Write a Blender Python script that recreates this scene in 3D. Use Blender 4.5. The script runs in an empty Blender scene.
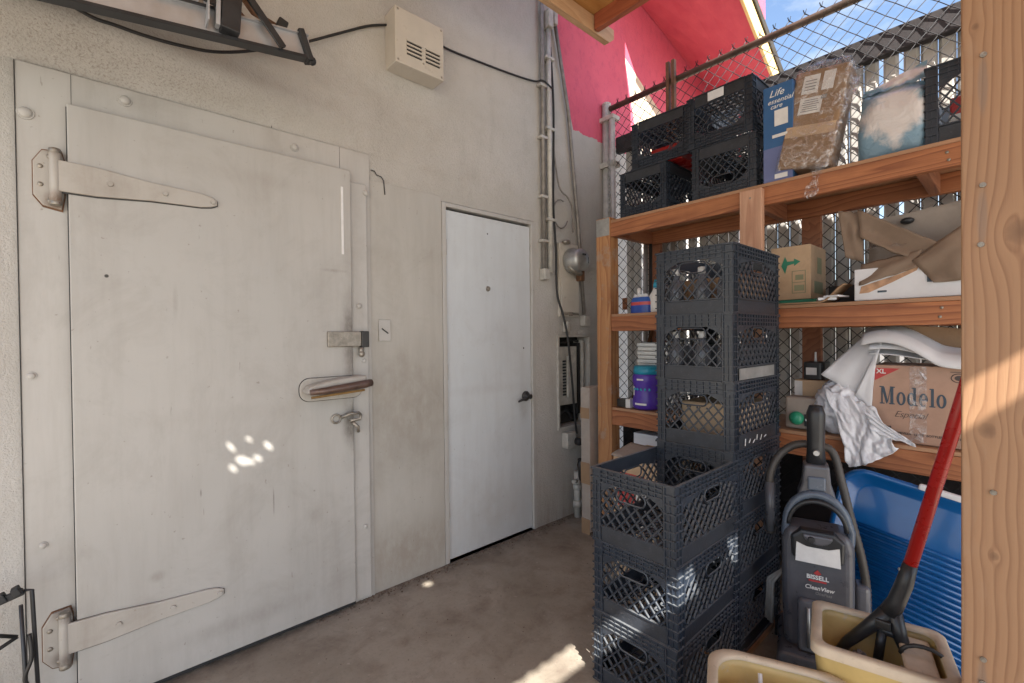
import bpy, bmesh, math, random
from mathutils import Vector, Matrix, noise as mnoise
from math import sin, cos, pi, radians

random.seed(7)
S = bpy.context.scene
COL = S.collection

# ------------------------------------------------------------------ camera
cd = bpy.data.cameras.new('camera'); cam = bpy.data.objects.new('camera', cd); COL.objects.link(cam)
cd.sensor_width = 36.0; cd.lens = 16.03; cd.clip_start = 0.02; cd.clip_end = 2000
_F = Vector((0.66504769, 0.7467328, -0.01008397)); _R = Vector((0.74665581, -0.66512402, -0.01073049)); _U = _R.cross(_F)
cam.matrix_world = Matrix(((_R.x, _U.x, -_F.x, 0), (_R.y, _U.y, -_F.y, 0), (_R.z, _U.z, -_F.z, 1.30), (0, 0, 0, 1)))
S.camera = cam

# ------------------------------------------------------------------ sun, sky, exposure
SUN = Vector((0.38, 0.75, -0.75))            # direction the sunlight travels
SUN_STRENGTH = 5.0
SKY_STRENGTH = 0.10
S.view_settings.view_transform = 'Standard'
S.view_settings.look = 'None'
S.view_settings.gamma = 1.0
S.view_settings.exposure = 1.72
w = bpy.data.worlds.new('World'); S.world = w; w.use_nodes = True
nt = w.node_tree; nt.nodes.clear()
o_ = nt.nodes.new('ShaderNodeOutputWorld'); bg = nt.nodes.new('ShaderNodeBackground')
sky = nt.nodes.new('ShaderNodeTexSky'); sky.sky_type = 'NISHITA'; sky.sun_disc = False
sky.sun_elevation = math.atan2(-SUN.z, math.hypot(SUN.x, SUN.y)); sky.sun_rotation = math.atan2(-SUN.x, -SUN.y)
sky.air_density = 1.0; sky.dust_density = 1.2; sky.ozone_density = 1.0
tcw = nt.nodes.new('ShaderNodeTexCoord'); mpw = nt.nodes.new('ShaderNodeMapping'); mpw.inputs['Scale'].default_value = (1, 1, 2.2)
nzw = nt.nodes.new('ShaderNodeTexNoise'); nzw.inputs['Scale'].default_value = 5.0; nzw.inputs['Detail'].default_value = 7; nzw.inputs['Roughness'].default_value = .6
rmw = nt.nodes.new('ShaderNodeValToRGB'); rmw.color_ramp.elements[0].position = .50; rmw.color_ramp.elements[1].position = .70
rmw.color_ramp.elements[1].color = (.6, .6, .6, 1)
mxw = nt.nodes.new('ShaderNodeMixRGB'); mxw.inputs['Color2'].default_value = (3.6, 3.8, 4.0, 1)
nt.links.new(tcw.outputs['Generated'], mpw.inputs['Vector']); nt.links.new(mpw.outputs[0], nzw.inputs['Vector'])
nt.links.new(nzw.outputs['Fac'], rmw.inputs['Fac']); nt.links.new(rmw.outputs['Color'], mxw.inputs['Fac'])
nt.links.new(sky.outputs[0], mxw.inputs['Color1']); nt.links.new(mxw.outputs[0], bg.inputs['Color'])
bg.inputs['Strength'].default_value = SKY_STRENGTH
nt.links.new(bg.outputs[0], o_.inputs['Surface'])
sl = bpy.data.lights.new('sun', 'SUN'); sl.energy = SUN_STRENGTH; sl.angle = radians(.35); sl.color = (1, .95, .87)
so = bpy.data.objects.new('sun', sl); COL.objects.link(so)
so.rotation_mode = 'QUATERNION'; so.rotation_quaternion = SUN.normalized().to_track_quat('-Z', 'Y')
so.location = (-3, -6, 8)

# ------------------------------------------------------------------ object helpers
ORG = {}
def V(*a): return Vector(a)
def thing(name, label, cat, loc=(0, 0, 0), rotz=0, group=None):
    o = bpy.data.objects.new(name, None); COL.objects.link(o); o.empty_display_size = .1
    o.location = loc; o.rotation_euler = (0, 0, rotz)
    o['label'] = label; o['category'] = cat
    if group: o['group'] = group
    ORG[o] = Vector(loc) if rotz == 0 else Vector((0, 0, 0))
    return o
def tag(o, label, cat, group=None):
    o['label'] = label; o['category'] = cat
    if group: o['group'] = group
    return o
def dup(root, loc, label, rotz=None, scale=None, group=None):
    r = root.copy(); COL.objects.link(r); r.location = loc; r['label'] = label
    if rotz is not None: r.rotation_euler = (0, 0, rotz)
    if scale: r.scale = scale
    if group: r['group'] = group
    for ch in list(root.children):
        c = ch.copy(); COL.objects.link(c); c.parent = r
        for g in list(ch.children):
            d = g.copy(); COL.objects.link(d); d.parent = c
    return r

class MB:
    def __init__(s): s.bm = bmesh.new()
    def quad(s, *ps):
        return s.bm.faces.new([s.bm.verts.new(p) for p in ps])
    def box(s, c, d, R=None):
        c = Vector(c); h = Vector(d) / 2; vs = []
        for sx in (-1, 1):
            for sy in (-1, 1):
                for sz in (-1, 1):
                    p = Vector((sx * h.x, sy * h.y, sz * h.z))
                    if R is not None: p = R @ p
                    vs.append(s.bm.verts.new(c + p))
        for f in ((0, 1, 3, 2), (4, 6, 7, 5), (0, 4, 5, 1), (2, 3, 7, 6), (0, 2, 6, 4), (1, 5, 7, 3)):
            s.bm.faces.new([vs[i] for i in f])
        return s
    def bb(s, x0, x1, y0, y1, z0, z1):
        return s.box(((x0 + x1) / 2, (y0 + y1) / 2, (z0 + z1) / 2), (abs(x1 - x0), abs(y1 - y0), abs(z1 - z0)))
    def bar(s, p0, p1, wd, hd, up=(0, 0, 1)):
        p0 = Vector(p0); p1 = Vector(p1); d = (p1 - p0); L = d.length; d.normalize(); up = Vector(up)
        sd = up.cross(d)
        if sd.length < 1e-4: sd = Vector((1, 0, 0)).cross(d)
        sd.normalize(); u2 = d.cross(sd)
        R = Matrix((d, sd, u2)).transposed()
        return s.box((p0 + p1) / 2, (L, wd, hd), R)
    def tube(s, pts, r, seg=8, closed=False, cap=True):
        pts = [Vector(p) for p in pts]; n = len(pts)
        rr = r if isinstance(r, (list, tuple)) else [r] * n
        rings = []; prev = None
        for i, p in enumerate(pts):
            a = pts[i - 1] if (i > 0 or closed) else p
            b = pts[(i + 1) % n] if (i < n - 1 or closed) else p
            t = (b - a)
            if t.length < 1e-9: t = Vector((0, 0, 1))
            t.normalize()
            if prev is None:
                u = Vector((0, 0, 1)).cross(t)
                if u.length < 1e-3: u = Vector((1, 0, 0)).cross(t)
            else:
                u = prev - t * prev.dot(t)
            u.normalize(); prev = u; v = t.cross(u)
            rings.append([s.bm.verts.new(p + (u * cos(2 * pi * k / seg) + v * sin(2 * pi * k / seg)) * rr[i]) for k in range(seg)])
        m = n if closed else n - 1
        for i in range(m):
            A = rings[i]; B = rings[(i + 1) % n]
            for k in range(seg):
                f = s.bm.faces.new((A[k], A[(k + 1) % seg], B[(k + 1) % seg], B[k])); f.smooth = True
        if cap and not closed:
            s.bm.faces.new(rings[0][::-1]); s.bm.faces.new(rings[-1])
        return s
    def cyl(s, p0, p1, r0, r1=None, seg=20):
        return s.tube([p0, p1], [r0, r1 if r1 is not None else r0], seg)
    def ball(s, c, r, sc=(1, 1, 1), seg=14, R=None):
        c = Vector(c); rings = []
        n = seg // 2
        for i in range(1, n):
            th = pi * i / n; row = []
            for k in range(seg):
                p = Vector((sin(th) * cos(2 * pi * k / seg) * sc[0], sin(th) * sin(2 * pi * k / seg) * sc[1], cos(th) * sc[2])) * r
                if R is not None: p = R @ p
                row.append(s.bm.verts.new(c + p))
            rings.append(row)
        tp = Vector((0, 0, r * sc[2])); bt = -tp
        if R is not None: tp = R @ tp; bt = R @ bt
        t = s.bm.verts.new(c + tp); b = s.bm.verts.new(c + bt)
        for k in range(seg):
            f = s.bm.faces.new((t, rings[0][k], rings[0][(k + 1) % seg])); f.smooth = True
            f = s.bm.faces.new((b, rings[-1][(k + 1) % seg], rings[-1][k])); f.smooth = True
        for i in range(len(rings) - 1):
            for k in range(seg):
                f = s.bm.faces.new((rings[i][k], rings[i + 1][k], rings[i + 1][(k + 1) % seg], rings[i][(k + 1) % seg])); f.smooth = True
        return s
    def prism(s, pts, ext):
        ext = Vector(ext); a = [s.bm.verts.new(p) for p in pts]; b = [s.bm.verts.new(Vector(p) + ext) for p in pts]
        s.bm.faces.new(a); s.bm.faces.new(b[::-1]); n = len(a)
        for i in range(n): s.bm.faces.new((a[i], b[i], b[(i + 1) % n], a[(i + 1) % n]))
        return s
    def grid(s, fn, nu, nv, smooth=True, wrap=False):
        g = [[s.bm.verts.new(fn(i / nu, j / nv)) for j in range(nv + 1)] for i in range(nu if wrap else nu + 1)]
        for i in range(nu):
            A = g[i]; B = g[(i + 1) % len(g)]
            for j in range(nv):
                f = s.bm.faces.new((A[j], B[j], B[j + 1], A[j + 1])); f.smooth = smooth
        return s
    def lathe(s, prof, c=(0, 0, 0), seg=28, axis='z'):
        c = Vector(c); rings = []
        for (r, h) in prof:
            rings.append([s.bm.verts.new(c + (Vector((r * cos(2 * pi * k / seg), r * sin(2 * pi * k / seg), h)) if axis == 'z'
                          else Vector((r * cos(2 * pi * k / seg), -h, r * sin(2 * pi * k / seg))))) for k in range(seg)])
        for i in range(len(rings) - 1):
            for k in range(seg):
                f = s.bm.faces.new((rings[i][k], rings[i][(k + 1) % seg], rings[i + 1][(k + 1) % seg], rings[i + 1][k])); f.smooth = True
        s.bm.faces.new(rings[0][::-1]); s.bm.faces.new(rings[-1])
        return s
    def xf(s, M):
        bmesh.ops.transform(s.bm, matrix=M, verts=s.bm.verts[:]); return s
    def build(s, name, mat, parent=None, bevel=0, seg=2, sub=0, solid=0, smooth=False, local=False, recalc=True):
        if recalc: bmesh.ops.recalc_face_normals(s.bm, faces=s.bm.faces[:])
        off = Vector((0, 0, 0))
        if parent is not None and not local: off = ORG.get(parent, off)
        if off.length > 0: bmesh.ops.translate(s.bm, verts=s.bm.verts[:], vec=-off)
        if smooth:
            for f in s.bm.faces: f.smooth = True
        me = bpy.data.meshes.new(name); s.bm.to_mesh(me); s.bm.free()
        me.materials.append(mat)
        o = bpy.data.objects.new(name, me); COL.objects.link(o)
        if parent is not None: o.parent = parent
        ORG[o] = off
        if solid:
            m = o.modifiers.new('solid', 'SOLIDIFY'); m.thickness = solid; m.offset = 0
        if bevel:
            m = o.modifiers.new('bevel', 'BEVEL'); m.width = bevel; m.segments = seg; m.limit_method = 'ANGLE'; m.angle_limit = radians(40)
            m.harden_normals = False
        if sub:
            m = o.modifiers.new('sub', 'SUBSURF'); m.levels = sub; m.render_levels = sub
        return o

def lettering(name, txt, size, mat, pos, right, up, parent, bold=0.0, shear=0.0, spacing=1.0, align='LEFT', xs=1.0, depth=.0006):
    cu = bpy.data.curves.new(name, 'FONT'); cu.body = txt; cu.size = size; cu.offset = bold; cu.shear = shear
    cu.space_character = spacing; cu.align_x = align; cu.extrude = depth; cu.resolution_u = 3
    tmp = bpy.data.objects.new('tmp', cu); COL.objects.link(tmp); bpy.context.view_layer.update()
    me = bpy.data.meshes.new_from_object(tmp.evaluated_get(bpy.context.evaluated_depsgraph_get()))
    bpy.data.objects.remove(tmp); bpy.data.curves.remove(cu)
    right = Vector(right).normalized(); up = Vector(up).normalized(); n = right.cross(up)
    pos = Vector(pos) - (ORG.get(parent, Vector((0, 0, 0))))
    M = Matrix(((right.x * xs, up.x, n.x, pos.x), (right.y * xs, up.y, n.y, pos.y), (right.z * xs, up.z, n.z, pos.z), (0, 0, 0, 1)))
    me.transform(M); me.materials.clear(); me.materials.append(mat); me.name = name
    o = bpy.data.objects.new(name, me); COL.objects.link(o); o.parent = parent; ORG[o] = ORG.get(parent, Vector((0, 0, 0)))
    return o

# ------------------------------------------------------------------ material helpers
class NT:
    def __init__(s, name):
        s.m = bpy.data.materials.new(name); s.m.use_nodes = True; s.t = s.m.node_tree; s.t.nodes.clear()
        s.out = s.t.nodes.new('ShaderNodeOutputMaterial'); s.b = s.t.nodes.new('ShaderNodeBsdfPrincipled')
        s.t.links.new(s.b.outputs[0], s.out.inputs['Surface'])
        s.tc = s.t.nodes.new('ShaderNodeTexCoord')
    def n(s, typ, **k):
        nd = s.t.nodes.new(typ)
        for a, v in k.items(): setattr(nd, a, v)
        return nd
    def ln(s, a, b): s.t.links.new(a, b)
    def coord(s, kind='Object', scale=(1, 1, 1), loc=(0, 0, 0), rot=(0, 0, 0)):
        mp = s.n('ShaderNodeMapping'); mp.inputs['Scale'].default_value = scale; mp.inputs['Location'].default_value = loc; mp.inputs['Rotation'].default_value = rot
        if kind == 'World':
            g = s.n('ShaderNodeNewGeometry'); s.ln(g.outputs['Position'], mp.inputs[0])
        else: s.ln(s.tc.outputs[kind], mp.inputs[0])
        return mp.outputs[0]
    def noise(s, vec, scale, detail=4, rough=.55, dist=0):
        nd = s.n('ShaderNodeTexNoise'); nd.inputs['Scale'].default_value = scale; nd.inputs['Detail'].default_value = detail
        nd.inputs['Roughness'].default_value = rough; nd.inputs['Distortion'].default_value = dist
        if vec is not None: s.ln(vec, nd.inputs['Vector'])
        return nd.outputs['Fac']
    def ramp(s, fac, *stops):
        r = s.n('ShaderNodeValToRGB'); e = r.color_ramp.elements
        while len(e) < len(stops): e.new(.5)
        for i, (p, c) in enumerate(stops):
            e[i].position = p; e[i].color = (c, c, c, 1) if not isinstance(c, tuple) else (c[0], c[1], c[2], 1)
        s.ln(fac, r.inputs[0]); return r.outputs[0]
    def mix(s, fac, a, b, mode='MIX'):
        m = s.n('ShaderNodeMixRGB', blend_type=mode)
        for i, x in ((0, fac), (1, a), (2, b)):
            if isinstance(x, (int, float)): m.inputs[i].default_value = x if i == 0 else (x, x, x, 1)
            elif isinstance(x, tuple): m.inputs[i].default_value = (x[0], x[1], x[2], 1)
            else: s.ln(x, m.inputs[i])
        return m.outputs[0]
    def math(s, op, a, b=0.0, c=None):
        m = s.n('ShaderNodeMath', operation=op)
        for i, x in enumerate((a, b) if c is None else (a, b, c)):
            if isinstance(x, (int, float)): m.inputs[i].default_value = x
            else: s.ln(x, m.inputs[i])
        return m.outputs[0]
    def sep(s, vec):
        x = s.n('ShaderNodeSeparateXYZ'); s.ln(vec, x.inputs[0]); return x.outputs
    def bump(s, h, strength=.3, dist=.01, prev=None):
        b = s.n('ShaderNodeBump'); b.inputs['Strength'].default_value = strength; b.inputs['Distance'].default_value = dist
        s.ln(h, b.inputs['Height'])
        if prev is not None: s.ln(prev, b.inputs['Normal'])
        s.ln(b.outputs[0], s.b.inputs['Normal']); return b.outputs[0]
    def set(s, col=None, rough=None, metal=None, **k):
        for nm, x in (('Base Color', col), ('Roughness', rough), ('Metallic', metal)):
            if x is None: continue
            if isinstance(x, tuple): s.b.inputs[nm].default_value = (x[0], x[1], x[2], 1)
            elif isinstance(x, (int, float)): s.b.inputs[nm].default_value = x
            else: s.ln(x, s.b.inputs[nm])
        for a, v in k.items(): s.b.inputs[a].default_value = v
        return s.m
    def blob(s, vec, c, r, soft=.6):
        # ellipsoidal mask round a point: 1 inside, 0 outside
        mp = s.n('ShaderNodeVectorMath', operation='SUBTRACT'); s.ln(vec, mp.inputs[0]); mp.inputs[1].default_value = c
        dv = s.n('ShaderNodeVectorMath', operation='DIVIDE'); s.ln(mp.outputs[0], dv.inputs[0]); dv.inputs[1].default_value = r
        le = s.n('ShaderNodeVectorMath', operation='LENGTH'); s.ln(dv.outputs[0], le.inputs[0])
        m = s.n('ShaderNodeMapRange', interpolation_type='SMOOTHSTEP'); s.ln(le.outputs['Value'], m.inputs[0])
        m.inputs[1].default_value = 1 - soft; m.inputs[2].default_value = 1.0; m.inputs[3].default_value = 1; m.inputs[4].default_value = 0
        return m.outputs[0]

def simple(name, col, rough=.5, metal=0., var=.12, scale=14, bump=0., spec=None, wear=None):
    n = NT(name); v = n.coord()
    f = n.noise(v, scale, 5, .6)
    c = n.mix(n.ramp(f, (.3, 0.), (.72, 1.)), tuple(x * (1 - var) for x in col), tuple(min(1, x * (1 + var)) for x in col))
    if wear:
        f2 = n.noise(v, scale * 3.1, 6, .7); c = n.mix(n.ramp(f2, (.6, 0.), (.72, 1.)), c, wear)
    n.set(c, n.ramp(f, (.2, max(0, rough - .08)), (.8, min(1, rough + .1))), metal)
    if bump: n.bump(n.noise(v, scale * 6, 4), bump, .003)
    if spec is not None: n.b.inputs['Specular IOR Level'].default_value = spec
    return n.m

def wood(name, axis, dark, light, freq=55, scale=1.0, knots=0, rough=.62, stain=None):
    """growth rings about a wandering pith: plain-sawn grain along the given axis"""
    n = NT(name)
    st = {'x': (.13, 1, 1), 'y': (1, .13, 1), 'z': (1, 1, .13)}[axis]
    obi = n.n('ShaderNodeObjectInfo')
    cm = n.n('ShaderNodeCombineXYZ'); m7 = n.math('MULTIPLY', obi.outputs['Random'], 13.0)
    for i in range(3): n.ln(m7, cm.inputs[i])
    add = n.n('ShaderNodeVectorMath', operation='ADD'); n.ln(n.coord('World', st), add.inputs[0]); n.ln(cm.outputs[0], add.inputs[1])
    vec = add.outputs[0]
    wob = n.noise(vec, 3.2 * scale, 3, .5, .4)
    xyz = n.sep(vec)
    ax = [0, 1, 2]; ax.remove({'x': 0, 'y': 1, 'z': 2}[axis])
    a = n.math('ADD', xyz[ax[0]], n.math('MULTIPLY', wob, .34 / scale))
    b = n.math('ADD', xyz[ax[1]], n.math('MULTIPLY', wob, .30 / scale))
    ring = n.math('FRACT', n.math('MULTIPLY', n.math('ADD', a, b), freq * scale * .5))
    fine = n.noise(n.coord('World', {'x': (2, 60, 60), 'y': (60, 2, 60), 'z': (60, 60, 2)}[axis]), 6 * scale, 4, .6)
    lat = n.ramp(ring, (0., 0.05), (.62, .45), (.9, 1.), (1., .1))
    c = n.mix(lat, light, dark)
    c = n.mix(n.math('MULTIPLY', n.ramp(fine, (.35, 0.), (.75, 1.)), .45), c, tuple(x * .62 for x in dark))
    big = n.noise(n.coord('World'), 4.5, 4, .6)
    c = n.mix(n.math('MULTIPLY', n.ramp(big, (.45, 0.), (.75, 1.)), .45), c, tuple(x * .7 for x in dark))
    if stain: c = n.mix(n.math('MULTIPLY', n.ramp(n.noise(n.coord('World'), 9, 6, .7), (.55, 0.), (.66, 1.)), .6), c, stain)
    vor = n.n('ShaderNodeTexVoronoi'); vor.inputs['Scale'].default_value = 4.0 * scale; n.ln(vec, vor.inputs['Vector'])
    kn = n.ramp(vor.outputs['Distance'], (.045, 1.), (.10, 0.))
    c = n.mix(n.math('MULTIPLY', kn, .75), c, tuple(x * .35 for x in dark))
    n.set(c, rough)
    n.bump(n.math('ADD', n.math('MULTIPLY', lat, .4), fine), .22, .002)
    return n.m

def stucco(name, paint_fn=None):
    n = NT(name); v = n.coord('World')
    big = n.noise(v, 1.6, 5, .6); med = n.noise(v, 7, 6, .65); fin = n.noise(v, 150, 3, .6); mid2 = n.noise(v, 45, 4, .65)
    c = n.mix(n.ramp(big, (.3, 0.), (.7, 1.)), (.405, .385, .352), (.50, .48, .452))
    c = n.mix(n.math('MULTIPLY', n.ramp(med, (.5, 0.), (.75, 1.)), .35), c, (.36, .325, .285))
    # grime creeping up from the floor, streaks
    z = n.sep(v)[2]
    mr = n.n('ShaderNodeMapRange'); n.ln(z, mr.inputs[0]); mr.inputs[1].default_value = 0; mr.inputs[2].default_value = .42; mr.inputs[3].default_value = 1; mr.inputs[4].default_value = 0
    st = n.noise(n.coord('World', (1, 1, .12)), 14, 5, .7)
    c = n.mix(n.math('MULTIPLY', n.math('MULTIPLY', mr.outputs[0], n.ramp(st, (.35, 0.), (.65, 1.))), .65), c, (.25, .205, .155))
    c = n.mix(n.math('MULTIPLY', n.ramp(n.noise(n.coord('World', (1, 1, .25)), 6, 6, .75), (.56, 0.), (.74, 1.)), .32), c, (.30, .275, .25))
    pit_shade = n.math('MULTIPLY', n.ramp(n.noise(v, 130, 4, .7), (.50, 0.), (.66, 1.)), n.math('ADD', n.ramp(n.noise(v, 2.1, 4, .65), (.40, .1), (.64, .55)), n.math('MULTIPLY', n.blob(v, (-.15, 2.1, 2.29), (1.15, .4, .13), .9), .9)))  # dirty pits; the band above the door frame paints the bulge's shaded underside
    c = n.mix(n.math('MULTIPLY', pit_shade, .62), c, (.27, .24, .21))
    if paint_fn: c = paint_fn(n, v, c, med, big)
    n.set(c, .82)
    b1 = n.bump(mid2, .5, .008)
    n.bump(fin, .8, .004, b1)
    return n.m

def pink_paint(n, v, c, med, big):
    x, y, z = n.sep(v)
    wob = n.math('MULTIPLY', n.math('SUBTRACT', n.noise(v, 9, 4, .6), .5), .07)
    zz = n.math('ADD', z, wob); xx = n.math('ADD', x, n.math('MULTIPLY', wob, .3))
    # painted above 2.80 m, right of the slanting conduit
    lim = n.math('SUBTRACT', 2.585, n.math('MULTIPLY', n.math('SUBTRACT', z, 2.80), .29))
    m1 = n.math('GREATER_THAN', xx, lim); m2 = n.math('GREATER_THAN', zz, 2.81)
    mask = n.math('MULTIPLY', m1, m2)
    pk = n.mix(n.ramp(big, (.3, 0.), (.7, 1.)), (.56, .085, .145), (.66, .12, .18))
    pk = n.mix(n.math('MULTIPLY', n.ramp(n.noise(n.coord('World', (1, 1, .6)), 22, 6, .75), (.5, 0.), (.72, 1.)), .45), pk, (.36, .05, .11))
    tri = n.math('MULTIPLY', n.math('GREATER_THAN', x, n.math('SUBTRACT', 3.255, n.math('MULTIPLY', n.math('SUBTRACT', z, 3.565), .26))), n.math('LESS_THAN', z, n.math('SUBTRACT', 3.575, n.math('MULTIPLY', n.math('SUBTRACT', x, 3.304), .50))))  # cream triangle fitted to the sunlit patch: sunlight put into the wall colour
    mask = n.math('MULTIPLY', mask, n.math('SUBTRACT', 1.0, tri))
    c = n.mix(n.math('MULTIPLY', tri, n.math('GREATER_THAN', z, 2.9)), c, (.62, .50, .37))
    return n.mix(mask, c, pk)

def painted_metal(name, col, dirt=(.2, .17, .14), scratches=True, marks=()):
    n = NT(name); v = n.coord('World')
    big = n.noise(v, 1.3, 4, .6); st = n.noise(n.coord('World', (1, 1, .1)), 10, 6, .7)
    c = n.mix(n.ramp(big, (.3, 0.), (.7, 1.)), tuple(x * .93 for x in col), tuple(x * 1.05 for x in col))
    c = n.mix(n.math('MULTIPLY', n.ramp(st, (.46, 0.), (.74, 1.)), .24), c, dirt)
    c = n.mix(n.math('MULTIPLY', n.ramp(n.noise(v, 3.2, 7, .72, .6), (.50, 0.), (.68, 1.)), .22), c, dirt)
    spk = n.noise(v, 55, 3, .5)
    c = n.mix(n.math('MULTIPLY', n.ramp(spk, (.71, 0.), (.76, 1.)), .55), c, dirt)
    if scratches:
        sc = n.noise(n.coord('World', (26, 26, 3.5), rot=(0, .35, 0)), 3.0, 3, .5)
        c = n.mix(n.math('MULTIPLY', n.ramp(sc, (.735, 0.), (.765, 1.)), .5), c, dirt)
    for (ctr, r, amt, dc) in marks:
        b = n.blob(v, ctr, r, .9)
        m = n.math('MULTIPLY', n.math('MULTIPLY', b, n.ramp(n.noise(n.coord('World', (1, 1, .5)), 22, 5, .7), (.3, .25), (.62, 1.))), amt)
        c = n.mix(m, c, dc)
    n.set(c, n.ramp(big, (.2, .36), (.8, .52)))
    b1 = n.bump(n.noise(v, 5, 3), .12, .02)
    n.bump(n.noise(v, 90, 3), .06, .002, b1)
    return n.m

def cardboard(name, col=(.30, .19, .11), flute=(0, 0, 1)):
    n = NT(name); v = n.coord()
    f = n.noise(v, 9, 6, .65); g = n.noise(v, 120, 2, .5)
    c = n.mix(n.ramp(f, (.3, 0.), (.75, 1.)), tuple(x * .84 for x in col), tuple(x * 1.1 for x in col))
    c = n.mix(n.math('MULTIPLY', n.ramp(n.noise(v, 17, 5, .7), (.6, 0.), (.75, 1.)), .35), c, tuple(x * .55 for x in col))
    n.set(c, .8); n.bump(n.math('ADD', f, n.math('MULTIPLY', g, .25)), .25, .004)
    return n.m

M = {}
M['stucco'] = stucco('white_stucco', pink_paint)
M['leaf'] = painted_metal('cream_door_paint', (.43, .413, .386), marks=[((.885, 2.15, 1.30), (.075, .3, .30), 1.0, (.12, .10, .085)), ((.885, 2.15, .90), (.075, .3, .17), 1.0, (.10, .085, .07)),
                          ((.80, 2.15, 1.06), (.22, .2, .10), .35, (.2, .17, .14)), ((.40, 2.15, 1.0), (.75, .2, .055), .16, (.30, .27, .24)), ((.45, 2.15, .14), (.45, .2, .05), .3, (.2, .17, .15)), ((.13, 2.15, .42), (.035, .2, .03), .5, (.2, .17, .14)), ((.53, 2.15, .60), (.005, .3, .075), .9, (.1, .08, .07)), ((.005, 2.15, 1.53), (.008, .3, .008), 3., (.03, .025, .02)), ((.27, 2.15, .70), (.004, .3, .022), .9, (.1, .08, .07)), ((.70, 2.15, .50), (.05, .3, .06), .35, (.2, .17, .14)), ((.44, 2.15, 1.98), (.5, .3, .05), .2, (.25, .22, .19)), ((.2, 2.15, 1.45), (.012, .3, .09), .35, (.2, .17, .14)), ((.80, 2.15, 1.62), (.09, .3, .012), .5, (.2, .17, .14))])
M['frame'] = painted_metal('cream_frame_paint', (.45, .432, .405))
M['jamb'] = painted_metal('cream_plank_paint', (.43, .407, .368), dirt=(.22, .185, .145), marks=[((1.2, 2.18, .92), (.5, .2, .5), .55, (.27, .235, .195)), ((1.2, 2.18, .15), (.5, .2, .25), .6, (.27, .22, .17))])
M['white_door'] = painted_metal('grey_white_door_paint', (.57, .595, .61), dirt=(.35, .33, .32), scratches=False, marks=[((1.8, 2.22, .2), (.6, .2, .3), .3, (.45, .42, .39)), ((2.07, 2.22, .85), (.06, .2, .16), .4, (.25, .23, .21)), ((1.75, 2.22, .98), (.5, .2, .05), .25, (.4, .38, .38))])
M['hinge'] = painted_metal('worn_hinge_paint', (.43, .40, .36), dirt=(.16, .11, .07), marks=[((-.12, 2.15, 1.77), (.05, .2, .05), .9, (.14, .08, .045)), ((-.12, 2.15, 1.95), (.05, .2, .04), .8, (.14, .08, .045)), ((-.12, 2.15, .22), (.05, .2, .05), .9, (.12, .09, .07)), ((-.12, 2.15, .38), (.05, .2, .04), .8, (.12, .09, .07)), ((.80, 2.1, 1.07), (.2, .2, .03), .6, (.14, .11, .09))])
M['old_steel'] = simple('old_steel', (.30, .27, .23), .42, .6, .35, 30, .3, wear=(.16, .10, .06))
M['rust'] = simple('rusty_steel', (.17, .085, .045), .6, .4, .4, 25, .4)
M['copper_bar'] = simple('worn_brown_lever', (.12, .075, .06), .32, .3, .3, 30, .1, wear=(.30, .15, .04))
M['brass'] = simple('dull_brass', (.22, .12, .035), .45, .3, .3, 25)
M['dark_steel'] = simple('dark_steel', (.05, .048, .047), .45, .5, .3, 25)
M['galv'] = simple('galvanised_steel', (.42, .42, .41), .42, .75, .2, 22, .1)
M['conduit'] = simple('painted_conduit', (.46, .44, .40), .5, .1, .2, 18, .1, wear=(.2, .17, .14))
M['conduit_dark'] = simple('weathered_conduit', (.23, .21, .19), .5, .3, .3, 18, .1)
M['black_rubber'] = simple('black_rubber', (.018, .018, .019), .6, 0, .3, 30)
M['black_plastic'] = simple('black_plastic', (.022, .023, .026), .38, 0, .3, 20)
M['fence_wire'] = simple('weathered_fence_wire', (.04, .04, .044), .5, .6, .3, 9, wear=(.10, .055, .03))
M['rail'] = simple('rusty_galvanised_rail', (.14, .10, .075), .5, .5, .4, 9, .2, wear=(.2, .19, .18))
M['white_bottle'] = simple('white_plastic', (.70, .70, .68), .35)
M['paper_white'] = simple('white_paper', (.66, .67, .70), .75, 0, .08, 8, .15)
M['film'] = None
M['label_white'] = simple('white_label', (.70, .69, .68), .55, 0, .08, 25)
M['label_grey'] = simple('grey_print', (.22, .22, .22), .6)
M['ink_blue'] = simple('grey_blue_ink', (.045, .07, .10), .6, 0, .15, 40)
M['ink_dark'] = simple('dark_ink', (.07, .055, .05), .6)
M['ink_red'] = simple('red_ink', (.45, .05, .05), .6, 0, .1, 40)
M['ink_white'] = simple('white_ink', (.75, .75, .74), .5)
M['ink_green'] = simple('green_ink', (.03, .22, .13), .6)
M['wood_pink'] = wood('red_fir_beam', 'y', (.24, .078, .032), (.47, .185, .075), 56)
M['wood_joist'] = wood('red_fir_joist', 'x', (.25, .09, .045), (.40, .165, .08), 48)
M['wood_leg'] = wood('orange_fir_post', 'z', (.33, .14, .055), (.52, .27, .12), 46, stain=(.36, .28, .22))
M['wood_midleg'] = wood('pink_fir_post', 'z', (.46, .24, .15), (.60, .36, .24), 46)
M['ply'] = wood('plywood_shelf', 'y', (.36, .19, .10), (.46, .26, .15), 10)
M['roof_ply'] = wood('orange_roof_sheathing', 'x', (.48, .22, .06), (.62, .33, .11), 9)
M['roof_joist'] = wood('red_roof_joist', 'y', (.30, .07, .03), (.42, .12, .05), 40)
M['roof_beam'] = wood('pale_roof_beam', 'x', (.50, .29, .15), (.62, .40, .23), 40)
M['cardboard'] = cardboard('brown_cardboard')
M['cardboard_pink'] = cardboard('beer_carton_cardboard', (.43, .275, .205))
M['cardboard_tan'] = cardboard('tan_carton_cardboard', (.55, .39, .25))
M['cardboard_grey'] = cardboard('dusty_cardboard', (.36, .31, .27))
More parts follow.
